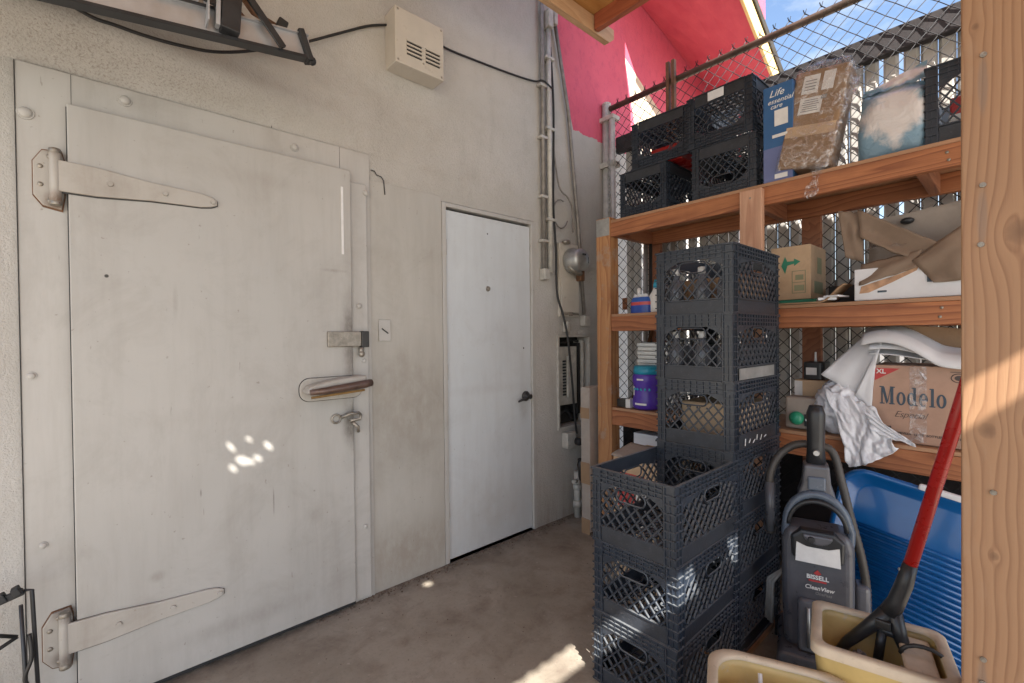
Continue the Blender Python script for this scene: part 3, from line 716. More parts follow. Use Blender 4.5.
conduit('pale vertical conduit second from the plain door', [(2.290, 2.165, 3.48), (2.290, 2.165, 1.74)], .018, M['conduit'], (3.2, 2.72, 2.1))
conduit('long slanting grey conduit from the pink wall down to a small grey box', [(2.345, 2.17, 3.56), (2.50, 2.172, 2.9), (2.60, 2.175, 2.1), (2.66, 2.176, 1.46)], .013, M['conduit_dark'], (), (2.635, 2.70, 2.15, 2.197, 1.375, 1.45))
m = MB(); m.bb(2.262, 2.31, 2.13, 2.198, 3.40, 3.52); m.bb(2.33, 2.365, 2.14, 2.197, 3.45, 3.57)
tag(m.build('junction_box', M['conduit'], bevel=.006), 'small grey box pair at the top of the conduits by the pink paint', 'junction box')
m = MB()
m.tube(smoothpts([(2.325, 2.18, 3.3), (2.33, 2.16, 2.9), (2.335, 2.17, 2.5), (2.325, 2.165, 2.2), (2.33, 2.15, 1.9), (2.35, 2.16, 1.6), (2.375, 2.13, 1.45), (2.40, 2.11, 1.28), (2.45, 2.12, 1.0), (2.49, 2.13, .72), (2.52, 2.14, .60)]), .008, 8)
tag(m.build('cable', M['black_rubber']), 'long black cable hanging down past the meter over the fuse panel', 'cable')
m = MB(); m.tube(smoothpts([(2.335, 2.17, 2.62), (2.38, 2.16, 2.35), (2.46, 2.15, 2.28), (2.52, 2.16, 2.2), (2.535, 2.17, 2.05)]), .006, 7)
m.tube([(2.40 + .075 * cos(a * pi / 8), 2.165, 2.16 + .10 * sin(a * pi / 8)) for a in range(3, 16)], .005, 7)
tag(m.build('cable', M['conduit_dark']), 'loose grey cable loop curling above the round meter', 'cable')
mt = thing('electric_meter', 'round grey meter on a flat square plate between the conduits', 'meter', (2.5, WY, 1.75))
m = MB(); m.bb(2.395, 2.60, 2.178, 2.198, 1.44, 1.965); m.build('back_plate', M['box_metal'], mt, bevel=.003)
m = MB(); m.lathe([(.085, 0), (.092, .012), (.092, .03), (.082, .05), (.080, .10), (.070, .115), (.02, .122)], (2.515, 2.177, 1.84), 30, 'y'); md = m.build('meter_body', M['galv'], mt)
m = MB(); m.bb(2.50, 2.535, 2.05, 2.056, 1.868, 1.88); m.build('dial', M['dark_steel'], mt)
m = MB(); m.bb(2.556, 2.575, 2.06, 2.075, 1.82, 1.86); m.build('seal_tab', M['dark_steel'], mt)
m = MB(); m.tube([(2.45, 2.14, 1.80), (2.50, 2.125, 1.755), (2.56, 2.125, 1.75)], .018, 10); m.build('fitting', M['old_steel'], mt)
m = MB(); m.ball((2.44, 2.15, 1.965), .03, (1.3, .8, .6), 12); m.build('cap', M['old_steel'], mt)
m = MB(); m.bb(2.555, 2.605, 2.12, 2.165, 1.70, 1.775); m.build('rusty_fitting', M['rust'], mt, bevel=.006)
m = MB(); m.bb(2.405, 2.59, 2.166, 2.1775, 1.47, 1.72); pd = m.build('cover_plate', M['box_metal'], mt, bevel=.002)
m = MB(); m.tube([(2.41, 2.172, 1.459), (2.59, 2.172, 1.459)], .005, 8); m.bb(2.49, 2.515, 2.16, 2.178, 1.445, 1.472); m.build('latch', M['old_steel'], mt)
m = MB(); m.bb(2.44, 2.48, 2.15, 2.197, 1.33, 1.41)
tag(m.build('junction_box', M['conduit'], bevel=.008), 'small grey box under the meter plate, just above the fuse panel', 'junction box')
fp = thing('fuse_panel', 'grey recessed fuse panel with its cover open in the wall', 'electrical panel', (2.56, WY, .65))
m = MB(); m.bb(2.380, 2.397, 2.185, 2.20, .64, 1.31); m.bb(2.728, 2.745, 2.185, 2.20, .64, 1.31); m.bb(2.380, 2.745, 2.185, 2.1995, 1.293, 1.31); m.bb(2.380, 2.745, 2.185, 2.1995, .635, .652); m.build('trim', M['conduit'], fp, bevel=.002)
m = MB(); m.bb(2.397, 2.728, 2.305, 2.318, .652, 1.293); m.build('back_plate', M['dark_steel'], fp)
m = MB(); m.bb(2.405, 2.625, 2.222, 2.235, .80, 1.225); cv = m.build('cover', M['conduit'], fp, bevel=.004)
m = MB(); m.bb(2.505, 2.60, 2.205, 2.2215, .85, 1.16); m.build('inner_door', M['conduit'], cv, bevel=.006)
m = MB()
for k in range(12): m.bb(2.465, 2.495, 2.212, 2.2215, .87 + k * .022, .884 + k * .022)
m.build('breaker', M['black_plastic'], cv, bevel=.002)
m = MB(); m.bb(2.64, 2.665, 2.225, 2.30, .72, 1.25); m.tube(smoothpts([(2.44, 2.25, 1.27), (2.5, 2.24, 1.255), (2.58, 2.25, 1.28), (2.66, 2.24, 1.26)]), .01, 8); m.tube(smoothpts([(2.42, 2.25, .70), (2.5, 2.23, .76), (2.6, 2.25, .69), (2.68, 2.24, .75)]), .01, 8); m.build('wiring', M['black_rubber'], fp)
m = MB(); m.bb(2.675, 2.695, 2.21, 2.30, .70, 1.27); m.build('panel_side', M['conduit'], fp, bevel=.002)
ot = thing('outlet_box', 'pale outlet box with a black plug below the fuse panel', 'outlet', (2.5, WY, .5))
m = MB(); m.bb(2.42, 2.52, 2.14, 2.198, .50, .615); m.build('case', M['conduit'], ot, bevel=.01, seg=3)
m = MB(); m.lathe([(.028, 0), (.028, .03), (.02, .045)], (2.52, 2.14, .545), 16, 'y'); m.build('plug', M['black_rubber'], ot)
wp = thing('drain_pipe', 'white plastic pipe with fittings rising from the floor near the outlet', 'pipe', (2.5, 2.14, 0))
m = MB(); m.tube([(2.52, 2.14, 0), (2.52, 2.14, .33)], .024, 14); m.tube([(2.52, 2.14, .07), (2.52, 2.14, .12)], .032, 14); m.tube([(2.52, 2.14, .2), (2.52, 2.14, .24)], .031, 14); m.tube([(2.49, 2.12, .27), (2.45, 2.12, .27)], .014, 10); m.build('pipe', M['conduit'], wp)
m = MB(); m.tube(smoothpts([(2.53, 2.12, .42), (2.51, 2.10, .36), (2.53, 2.11, .28), (2.58, 2.11, .24), (2.59, 2.12, .05)]), .018, 10); m.ball((2.52, 2.10, .38), .035, (1, .8, 1.4), 12); m.build('valve', M['dark_steel'], wp)
m = MB(); m.prism([(2.60, 2.13, 0), (2.68, 2.13, 0), (2.63, 2.16, .16)], (0, .02, 0)); tag(m.build('paper_scrap', M['paper_white']), 'torn white scrap standing at the foot of the wall pipes', 'scrap')

# tall flat cardboard
cb = thing('cardboard_slab', 'tall taped flat carton standing on end beside the shelf post', 'cardboard', (2.36, 1.93, 0), 0)
m = MB(); m.box((2.42, 1.915, .49), (.16, .075, .95)); m.build('carton', M['cardboard_grey'], cb, bevel=.006)
m = MB(); m.bb(2.337, 2.3395, 1.88, 1.95, .0, .1); m.bb(2.337, 2.3395, 1.88, 1.952, .33, .47); m.bb(2.337, 2.3395, 1.88, 1.952, .76, .83); m.build('tape', M['cardboard'], cb)

# ------------------------------------------------------------------ shelving
XS = 2.40
sh = thing('storage_shelf', 'three-tier timber storage shelf of reddish beams against the fence', 'shelf', (2.6, .95, 0))
YA, YB = 1.745, .02
for (zb, zt) in ((1.928, 2.016), (1.330, 1.420), (.735, .828)):
    m = MB(); m.bb(XS, XS + .038, YB, YA, zb, zt); fb = m.build('front_beam', M['wood_pink'], sh, bevel=.003)
    m = MB(); m.bb(2.83, 2.868, YB, YA, zb, zt); m.build('back_beam', M['wood_pink'], sh, bevel=.003)
    for y in (YA - .02, .89, YB + .25):
        m = MB(); m.bb(XS + .040, 2.828, y - .019, y + .019, zb, zt - .001); m.build('joist', M['wood_joist'], sh, bevel=.003)
    m = MB(); m.bb(XS + .004, 2.87, YB, YA + .0, zt + .001, zt + .017); m.build('shelf_board', M['ply'], sh, bevel=.001)
for (y, z) in ((.195, 1.985), (.19, 1.955), (.21, 1.395), (.215, 1.36)):
    m = MB(); m.ball((XS - .0005, y, z), .006, (.5, 1, 1), 8); m.build('screw', M['old_steel'], sh)
m = MB(); m.bb(XS - .004, XS + .086, 1.7465, 1.855, 0, 2.055); lg = m.build('leg', M['wood_leg'], sh, bevel=.004)
m = MB()
for (y, z) in ((1.775, 2.02), (1.82, 2.02), (1.775, 1.97), (1.82, 1.97)): m.ball((XS - .0045, y, z), .006, (.5, 1, 1), 8)
m.bb(XS - .0055, XS - .0042, 1.75, 1.852, 1.94, 2.05); m.build('steel_plate', M['galv'], lg)
m = MB(); m.bb(XS - .041, XS - .002, .838, .940, 0, 2.006); m.build('leg', M['wood_midleg'], sh, bevel=.003)
m = MB(); m.ball((XS - .0415, .89, 1.965), .005, (.5, 1, 1), 8); m.build('screw', M['old_steel'], sh)
for y in (1.72, .77, .06):
    m = MB(); m.bb(2.87, 2.905, y - .045, y + .045, 0, 2.0); m.build('leg', M['wood_joist'], sh, bevel=.003)
m = MB(); m.bb(XS, XS + .088, -.07, .018, 0, 2.016); m.build('leg', M['wood_leg'], sh, bevel=.004)

# ------------------------------------------------------------------ near post
npst = thing('timber_post', 'thick pale knotty timber post close by at the right edge', 'post', (1.57, .03, 0))
m = MB(); m.bb(1.5, 1.64, -.043, .0985, 0, 3.21); m.build('post', M['near_post'], npst, bevel=.004, seg=3)
for (y, z) in ((.0615, 1.93), (.0625, 1.635), (.0655, 1.50), (.046, .935), (.062, .545), (.063, .49), (-.005, .47)):
    m = MB(); m.cyl((1.4995, y, z), (1.496, y, z), .0062, .0055, 12); m.cyl((1.4962, y, z), (1.4945, y, z), .0035, .003, 8); m.build('screw', M['old_steel'], npst)

# ------------------------------------------------------------------ fence, privacy panel, board
XF = 2.94
fc = thing('chain_link_fence', 'rusty chain-link fence with a top rail behind the shelf', 'fence', (XF, 1, 0))
m = MB(); m.tube([(XF, 2.13, 3.055), (XF, -1.4, 3.02)], .021, 12); m.build('top_rail', M['rail'], fc)
m = MB(); m.tube([(XF, 2.165, 0), (XF, 2.165, 3.10)], .033, 14); m.ball((XF, 2.165, 3.10), .036, (1, 1, .5)); m.build('end_post', M['conduit'], fc)
m = MB(); m.tube([(XF - .02, 2.10, .0), (XF - .02, 2.10, 2.98)], .024, 12); m.bb(XF - .045, XF + .045, 2.075, 2.20, 2.60, 2.64); m.bb(XF - .045, XF + .045, 2.075, 2.20, 2.96, 2.99); m.build('gate_post', M['conduit'], fc)
m = MB(); 
for k, y in enumerate((1.625, 1.585)): m.bar((XF - .03, y, 2.6), (XF - .03, y, 3.17), .022, .03)
m.build('angle_stake', M['rust'], fc)
dia = .078; half = dia / 2
m = MB(); nW = int(3.7 / half / 1)
y = 2.12; zt = 3.085; k = 0
while y > -1.35:
    # one woven wire zigzags about y; two zigzags in mirror phase weave the diamonds
    pts = []; j = 0; z = zt
    ph = k % 2
    while z > 0.02:
        side = half * .5 if (j + ph) % 2 == 0 else -half * .5
        pts.append((XF + (.003 if (j % 2) else -.003), y + side, z)); z -= half; j += 1
    pts[0] = (pts[0][0], pts[0][1], zt)
    m.tube(pts, .0031, 4)
    m.tube([(XF, pts[0][1], zt - .005), (XF + .004, pts[0][1] + .009, zt + .026)], .003, 4); m.tube([(XF, pts[0][1], zt - .005), (XF - .004, pts[0][1] - .009, zt + .022)], .0022, 4)
    y -= half; k += 1
m.build('wire_mesh', M['fence_wire'], fc)
m = MB()
for k in range(22): 
    z = 2.62 + .005 - k * .03
    m.tube([(2.885 + .004 * (k % 2), 2.105 + .012 * cos(a * pi / 4) * (.4 if k % 2 else 1), z + .021 * sin(a * pi / 4)) for a in range(8)], .0035, 5, closed=True)
tag(m.build('chain', M['galv']), 'steel chain hanging on the gate post beside the shelf', 'chain')

pv = thing('privacy_panel', 'cream ribbed privacy panel standing behind the chain-link fence', 'panel', (3.03, .5, 0))
m = MB(); y = 2.05
k = 0
while y > -1.5:
    gap = .018 if k % 5 in (1, 2) else .003
    wv = .062
    m.prism([(3.03, y, 0), (3.012, y - .012, 0), (3.012, y - wv + .012, 0), (3.03, y - wv, 0), (3.036, y - wv, 0), (3.036, y, 0)], (0, 0, 2.74))
    y -= wv + gap; k += 1
m.build('slats', M['slat'], pv)
for z in (.5, 1.55): 
    m = MB(); m.bb(3.037, 3.075, -1.5, 2.1, z - .045, z + .045); m.build('rail', M['wood_pink'], pv)
m = MB(); m.bb(2.975, 3.005, -1.5, 2.06, 0, .73); m.build('shade_backing', M['fascia'], pv)  # dark sheet added to stand for the shade under the lower shelf
m = MB(); m.bb(2.962, 3.010, -1.5, 2.10, 2.705, 2.83); tag(m.build('top_board', M['fascia'], bevel=.008), 'dark weathered board running along the top behind the fence', 'board')

# ------------------------------------------------------------------ pink eave and roof canopy
ev = thing('pink_eave', 'pink sloping eave with a cream edge board against the blue sky', 'eave', (3.6, 1.8, 3.6))
def evw(x): return 4.135 - .224 * (x - 3.602)
def eve(x): return 3.879 - .5615 * (x - 3.70)
def ev_pt(u, v):
    # u along, v from the wall to the edge
    xw = 2.85 + u * 3.7; xe = 3.05 + u * 2.8
    A = Vector((xw, WY - .003, evw(xw))); B = Vector((xe, 1.45, eve(xe))); return A.lerp(B, v)
def mk_pink():
    n = NT('pink_soffit_paint'); v = n.coord('World'); f = n.noise(v, 5, 5, .6)
    c = n.mix(n.ramp(f, (.3, 0.), (.7, 1.)), (.58, .075, .12), (.68, .11, .15)); n.set(c, .8); n.bump(n.noise(v, 90, 3), .3, .004); return n.m
M['pink'] = mk_pink()
m = MB(); m.grid(lambda u, v: ev_pt(u, v), 12, 6, smooth=False); m.build('soffit', M['pink'], ev, solid=.02)
m = MB(); e0 = ev_pt(0, 1.0); e1 = ev_pt(1, 1.0)
m.bar(e0 + V(0, -.012, .045), e1 + V(0, -.012, .045), .024, .15); m.build('edge_board', M['yellow_trim'], ev, bevel=.004)
m = MB(); m.grid(lambda u, v: ev_pt(u, v * 1.06) + V(0, 0, .17), 8, 4, smooth=False); m.build('roofing', M['shingle'], ev, solid=.03)
m = MB(); m.tube([ev_pt(0, .004) + V(0, -.006, -.004), ev_pt(1, .004) + V(0, -.006, -.004)], .012, 8); m.build('corner_bead', M['pink'], ev)

cp = thing('roof_canopy', 'timber canopy roof with orange sheathing over the passage', 'roof', (0, 0, 3.25))
RZ = 3.262
def hole_at(P, rx, ry):
    P = Vector(P); t = (RZ - P.z) / SUN.z; q = P + SUN * t
    return (q.x, q.y, rx, ry)
holes = [hole_at(p, a, b) for p, a, b in (
    ((.417, 2.15, .800), .024, .024), ((.375, 2.15, .863), .011, .026), ((.472, 2.15, .800), .015, .018), ((.381, 2.15, .775), .013, .020), ((.44, 2.15, .885), .013, .016), ((.513, 2.15, .845), .014, .024), ((.445, 2.15, .79), .015, .016),
    ((.485, 2.15, 1.931), .010, .024), ((1.31, 2.195, 2.07), .007, .03), ((1.251, 2.093, 0), .028, .026))]
def edges(a, b, step, pts):
    s = set(); n = int((b - a) / step)
    for i in range(n + 1): s.add(round(a + (b - a) * i / n, 5))
    for (c, r) in pts:
        k = -r - .006
        while k <= r + .0061:
            if a < c + k < b: s.add(round(c + k, 5))
            k += .006
    return sorted(s)
def sheet(x0, x1, y0, y1, scal0=0, scal1=0, skip=None):
    m = MB(); hs = [h for h in holes if x0 < h[0] < x1 and y0 < h[1] < y1]
    ex = edges(x0, x1, .10 if not (scal0 or scal1) else .02, [(h[0], h[2]) for h in hs]); ey = edges(y0, y1, .10, [(h[1], h[3]) for h in hs])
    cache = {}
    def vt(i, j):
        if (i, j) not in cache:
            yy = ey[j]
            if j == 0 and scal0: yy -= scal0 * abs(sin(ex[i] * pi / .075))
            if j == len(ey) - 1 and scal1: yy += scal1 * abs(sin(ex[i] * pi / .075))
            cache[(i, j)] = m.bm.verts.new((ex[i], yy, RZ))
        return cache[(i, j)]
    for i in range(len(ex) - 1):
        for j in range(len(ey) - 1):
            cx = (ex[i] + ex[i + 1]) / 2; cy = (ey[j] + ey[j + 1]) / 2
            if any(((cx - h[0]) / h[2]) ** 2 + ((cy - h[1]) / h[3]) ** 2 < 1 for h in hs): continue
            if skip and skip(cx, cy): continue
            m.bm.faces.new((vt(i, j), vt(i + 1, j), vt(i + 1, j + 1), vt(i, j + 1)))
    return m
SLY = -2.045
sheet(-2.1, 2.34, SLY + .06, 1.79, scal0=.014).build('sheathing', M['roof_ply'], cp, solid=.012)
sheet(-2.1, 1.35, 1.793, 2.19).build('sheathing', M['roof_ply'], cp, solid=.012)
sheet(-2.1, 2.34, -3.4, SLY - .06).build('sheathing', M['roof_ply'], cp, solid=.012)
m = MB(); m.bb(.09, .36, SLY - .06, SLY + .07, RZ - .03, RZ - .007); m.bb(.60, 2.3, SLY - .06, SLY + .07, RZ - .03, RZ - .007); m.bb(-2.1, -1.0, SLY - .06, SLY + .07, RZ - .03, RZ - .007); m.build('slit_blocker', M['roof_joist'], cp)  # unseen strips added to cut the light through the roof slit into lengths
for x in (2.26, 1.2, .22, -1.2):
    m = MB(); m.bb(x - .02, x + .02, -3.38, 1.735, RZ - .105, RZ - .008); m.build('joist', M['roof_joist'], cp, bevel=.003)
m = MB(); m.prism([(-2.6, .70, RZ + .02), (2.60, .70, RZ + .02), (2.56, .70, 4.70), (2.49, .70, 5.06), (2.49, .70, 5.9), (-2.6, .70, 5.9)], (0, .03, 0)); m.build('sun_blocker', M['stucco'], cp)  # unseen panel added above the canopy to keep sun off the upper wall
m = MB(); m.prism([(-2.1, 1.74, 3.15), (2.40, 1.74, 3.15), (2.45, 1.74, 3.19), (2.45, 1.74, 3.25), (-2.1, 1.74, 3.25)], (0, .04, 0)); m.build('beam', M['roof_beam'], cp, bevel=.003)

# ------------------------------------------------------------------ milk crates
def crate_mesh():
    """x = length, y = width, z up, base centred on the origin; open top"""
    m = MB(); band = MB()
    Lx, Wy, H = .50, .335, .280
    post = .040
    def side(P, Ux, N, a):
        # P: lower-left corner of the outer face; Ux: along; N: outward
        Z = V(0, 0, 1)
        R = Matrix((Ux, N, Z)).transposed()
        def bx(u0, u1, z0, z1, t0, t1, mm=m):
            c = P + Ux * ((u0 + u1) / 2) + Z * ((z0 + z1) / 2) + N * ((t0 + t1) / 2)
            mm.box(c, (abs(u1 - u0), abs(t1 - t0), abs(z1 - z0)), R)
        # corner posts with stacked ribs
        for (u0, u1) in ((.004, post), (a - post, a - .004)):
            bx(u0, u1, 0, H, -.010, -.006)
            for k in range(10):
                z = .004 + k * .0298
                bx(u0 - .002, u1 + .004, z, z + .0045, -.0058, 0)
            ue = u1 if u0 < a / 2 else u0
            bx(ue - .0025, ue + .0025, 0, H, -.0057, -.0005)
            um = (u0 + u1) / 2; bx(um - .0015, um + .0015, 0, H - .05, -.0057, -.002)
        i0, i1 = post + .0045, a - post - .0045
        # top rim grid
        bx(i0, i1, .226, H - .001, -.0100, -.0062)
        for z in (.226, .243, .259, H - .0045): bx(i0, i1, z, z + .0045, -.0060, 0)
        nv = int((i1 - i0) / .026)
        for k in range(nv + 1):
            u = i0 + (i1 - i0) * k / nv; bx(max(i0, u - .0018), min(i1, u + .0018), .2306, H - .0046, -.0059, -.0008)
        # lower band
        bx(i0, i1, .006, .058, -.0085, -.0050, band)
        for z in (.0, .0595): bx(i0, i1, z, z + .005, -.010, 0)
        # lattice with an oval hand hole
        z0, z1 = .0648, .2255; uc = a / 2; hw = .058; hz0 = .175; hz1 = .2205
        nb = max(5, round((i1 - i0) / .043)); st = (i1 - i0) / nb
        def clip(u, s):
            # line u + s*(z-z0): yield segments in the lattice window minus the hand hole
            N_ = 40; seg = []; cur = None
            for q in range(N_ + 1):
                z = z0 + (z1 - z0) * q / N_; uu = u + s * (z - z0)
                ok = i0 <= uu <= i1
                if ok and z > hz0 - .004 and abs(uu - uc) < hw + .004: ok = False
                if ok and z > .205 and (abs(uu - uc) > (a / 2 - post) * .72): ok = ok
                if ok:
                    if cur is None: cur = [(uu, z), (uu, z)]
                    else: cur[1] = (uu, z)
                elif cur is not None: seg.append(cur); cur = None
            if cur is not None: seg.append(cur)
            return [s_ for s_ in seg if s_[1][1] - s_[0][1] > .004]
        hgt = z1 - z0
        for sgn in (1, -1):
            sl_ = sgn * .86; k = -int(hgt / st) - 2
            while i0 + k * st < i1 + hgt:
                for (pa, pb) in clip(i0 + (k + .5) * st, sl_):
                    A = P + Ux * pa[0] + Z * pa[1]; B = P + Ux * pb[0] + Z * pb[1]; off = N * (-.0052 if sgn > 0 else -.0068)
                    m.bar(A + off, B + off, .0066, .0052 if sgn > 0 else .0048, N.cross((B - A).normalized()))
                k += 1
        # hand hole border, a rounded tube
        ring = []
        for (cx, a0) in ((uc + hw - .018, -90), (uc - hw + .018, 90)):
            for q in range(7):
                t = radians(a0 + 180 * q / 6); ring.append(P + Ux * (cx + .018 * cos(t)) + Z * ((hz0 + hz1) / 2 + (hz1 - hz0) / 2 * sin(t)) + N * -.005)
        m.tube(ring, .0035, 6, closed=True)
        # solid shoulders either side of the hand hole
        for s_ in (-1, 1):
            e = i0 if s_ < 0 else i1
            m.prism([P + Ux * e + Z * .196 + N * -.008, P + Ux * e + Z * .2258 + N * -.008, P + Ux * (uc + s_ * (hw + .003)) + Z * .2258 + N * -.008], N * .005)
    hx, hy = Lx / 2, Wy / 2
    side(V(-hx, hy, 0), V(0, -1, 0), V(-1, 0, 0), Wy)
    side(V(hx, -hy, 0), V(0, 1, 0), V(1, 0, 0), Wy)
    side(V(-hx, -hy, 0), V(1, 0, 0), V(0, -1, 0), Lx)
    side(V(hx, hy, 0), V(-1, 0, 0), V(0, 1, 0), Lx)
    # top lip
    for (c, d) in (((-hx + .006, 0, H - .002), (.0118, Wy - .001, .0038)), ((hx - .006, 0, H - .002), (.0118, Wy - .001, .0038)), ((0, -hy + .006, H - .0021), (Lx - .025, .0118, .0038)), ((0, hy - .006, H - .0021), (Lx - .025, .0118, .0038))): m.box(c, d)
    # floor grid
    for k in range(13): m.box((-hx + .03 + k * .0367, 0, .0075), (.008, Wy - .03, .006))
    for k in range(9): m.box((0, -hy + .03 + k * .0344, .0105), (Lx - .03, .008, .006))
    return m, band
def crate(label, loc, scale=(1, 1, 1), rotz=0, group=None, flip=False, sticker=None):
    global CR0
    if CR0 is None:
        t = thing('milk_crate', label, 'crate', (0, 0, 0), 0, group)
        a, b = crate_mesh(); a.build('basket', M['crate'], t, local=True); b.build('band', M['crate_band'], t, local=True)
        CR0 = t
    else: t = dup(CR0, (0, 0, 0), label)
    t.location = loc; t.scale = scale
    t.rotation_euler = (pi if flip else 0, 0, rotz)
    if group: t['group'] = group
    elif 'group' in t: pass
    return t
CR0 = None
GA = 'dark plastic milk crates on the floor'
# front stack: corner (1.361, .744)
P1 = .267
fsx, fsy = .54 / .50, .345 / .335
f_lab = ['milk crate at the bottom of the short front stack', 'milk crate in the middle of the short front stack, crossed by a streak of sun', 'empty open milk crate on top of the short front stack']
for k in range(3):
    crate(f_lab[k], (1.361 + .27 + (.004 if k == 1 else 0), .744 + .1725, k * P1 + .001), (fsx, fsy, .975), radians((0, .6, -.4)[k]), GA)
P2 = .272
t_lab = ['milk crate at the very bottom of the tall stack by the vacuum', 'second milk crate up from the floor in the tall stack', 'third milk crate up in the tall stack, behind the short stack',
         'fourth milk crate up in the tall stack, scribbled white on its lower band', 'milk crate just under the top one in the tall stack, with a grey band', 'topmost milk crate of the tall stack, right under the top shelf']
for k in range(6):
    tcr = crate(t_lab[k], (1.80 + .2525 + (0, .003, -.002, .003, 0, .002)[k], .742 + .1675, k * P2 + .022), (1.01, 1, .985), radians((0, .4, -.5, .3, -.3, .2)[k]), GA)
    if k == 3:
        for (i, s_) in enumerate('l - l ^ - l'.split(' ')):
            lettering('scribble', s_, .03, M['ink_white'], (1.86 + i * .045 - 0, .742 - .006, k * P2 + .04), (1, 0, 0), (0, 0, 1), None) if False else None
        sc_ = MB()
        for i in range(6): sc_.bar((-.16 + i * .04, -.1705, .018 + .006 * (i % 2)), (-.155 + i * .04 + .008 * (i % 3), -.1705, .046 - .008 * (i % 3)), .002, .004)
        sc_.build('scribble', M['ink_white'], tcr, local=True)
    if k == 4:
        lb = MB(); lb.bb(-.20, .16, -.1712, -.1692, .010, .056); lb.build('grey_label', M['galv'], tcr, local=True)
m = MB(); m.bb(1.79, 2.32, .735, 1.085, .002, .020); tag(m.build('base_board', M['ply']), 'plywood board on the floor under the tall crate stack', 'board')

# top shelf crates, stacked upside down
GT = 'dark plastic milk crates on the top shelf'
ZT = 2.034
crate('lower upside-down milk crate at the left end of the top shelf', (XS + .02 + .26, 1.535, ZT + .28), (1.0, .97, 1), 0, GT, True)
crate('upper upside-down milk crate at the left end of the top shelf, with red things inside', (XS + .03 + .26, 1.43, ZT + .28 * 2 + .002), (1.0, 1.14, 1), radians(1.5), GT, True)
crate('lower upside-down milk crate beside the blue box', (XS + .01 + .26, 1.05, ZT + .28), (1.0, 1.02, 1), 0, GT, True)
cu_ = crate('upper upside-down milk crate beside the blue box, with a torn paper label', (XS + .0 + .26, 1.062, ZT + .28 * 2 + .002), (1.0, 1.05, 1), radians(-1), GT, True)
lb = MB(); lb.bb(-.2535, -.2512, -.05, .03, .010, .055); lb.build('torn_label', M['paper_white'], cu_, local=True)
cr_ = crate('milk crate at the right end of the top shelf behind the near post', (XS + .03 + .25, .10, ZT + .0), (1.0, .98, 1.10), 0, GT)
for (loc, d, mt_, lab) in (((2.66, 1.42, 2.38), (.30, .20, .10), 'mop_red', 'red box inside the upper left crate on the top shelf'), ((2.66, .10, 2.10), (.3, .2, .12), 'label_white', 'white carton inside the crate at the right end of the top shelf'), ((2.66, .12, 2.21), (.2, .16, .07), 'ink_red', 'red packet on the white carton in the right end crate')):
    m = MB(); m.box(loc, d); tag(m.build('packed_box', M[mt_], bevel=.006), lab, 'box')
# bottles in the tall top crates
bc = None
for kk, (lvl, nm) in enumerate(((5, 'topmost crate of the tall stack'), (4, 'second crate from the top of the tall stack'))):
    for j, pos in enumerate(('rightmost of three', 'middle of three', 'leftmost of three')):
        if bc is None:
            t = thing('bottle', 'x', 'bottle', (0, 0, 0)); m = MB(); m.lathe([(.030, 0), (.034, .01), (.034, .10), (.028, .125), (.013, .15), (.013, .17)], (0, 0, 0), 16); m.build('glass', M['vac_clear'], t, local=True)
            m = MB(); m.lathe([(.016, .165), (.016, .19), (.014, .194)], (0, 0, 0), 14); m.build('cap', M['label_white'], t, local=True); bc = t
        else: t = dup(bc, (0, 0, 0), 'x')
        t.location = (1.87 + .02 * (j % 2), .80 + j * .108, lvl * P2 + .034); t['group'] = 'capped bottles inside the tall crate stack'
        t['label'] = pos + ' capped bottles in the ' + nm
for lvl, nm, mt_ in ((5, 'brown carton inside the topmost crate of the tall stack', 'cardboard'), (4, 'dark carton inside the second crate from the top of the tall stack', 'vac_grey'), (3, 'tan carton inside the third crate from the top of the tall stack', 'cardboard_tan')):
    m = MB(); m.bb(1.96, 2.27, .775, 1.04, lvl * P2 + .036, lvl * P2 + .036 + .13 + .02 * (lvl % 2)); tag(m.build('packed_box', M[mt_], bevel=.005), nm, 'box')

# ------------------------------------------------------------------ top shelf goods
bb_ = thing('blue_box', 'tall blue printed box wedged between crates and the wrapped package', 'box', (2.52, .79, ZT))
m = MB(); m.bb(2.425, 2.62, .722, .852, ZT, 2.50); 
M['box_blue'] = simple('blue_carton', (.03, .11, .27), .5, 0, .1, 5); M['box_lilac'] = simple('lilac_carton_foot', (.13, .16, .33), .5, 0, .1, 5)
m.build('carton', M['box_blue'], bb_, bevel=.003)
m = MB(); m.bb(2.4225, 2.4245, .724, .850, ZT + .002, 2.20); m.build('lower_print', M['box_lilac'], bb_)
for q_ in ((.742, .80, 2.30, 2.375), (.745, .81, 2.245, 2.26), (.745, .80, 2.048, 2.07)):
    m = MB(); m.bb(2.4210, 2.4222, *q_); m.build('panel_print', M['label_white'], bb_)
lettering('lettering', 'Life', .045, M['ink_white'], (2.4236, .825, 2.445), (0, -1, 0), (0, 0, 1), bb_, shear=.35)
lettering('lettering', 'essential', .032, M['ink_white'], (2.4236, .832, 2.412), (0, -1, 0), (0, 0, 1), bb_, shear=.35)
lettering('lettering', 'care', .03, M['ink_white'], (2.4236, .82, 2.387), (0, -1, 0), (0, 0, 1), bb_, shear=.35)

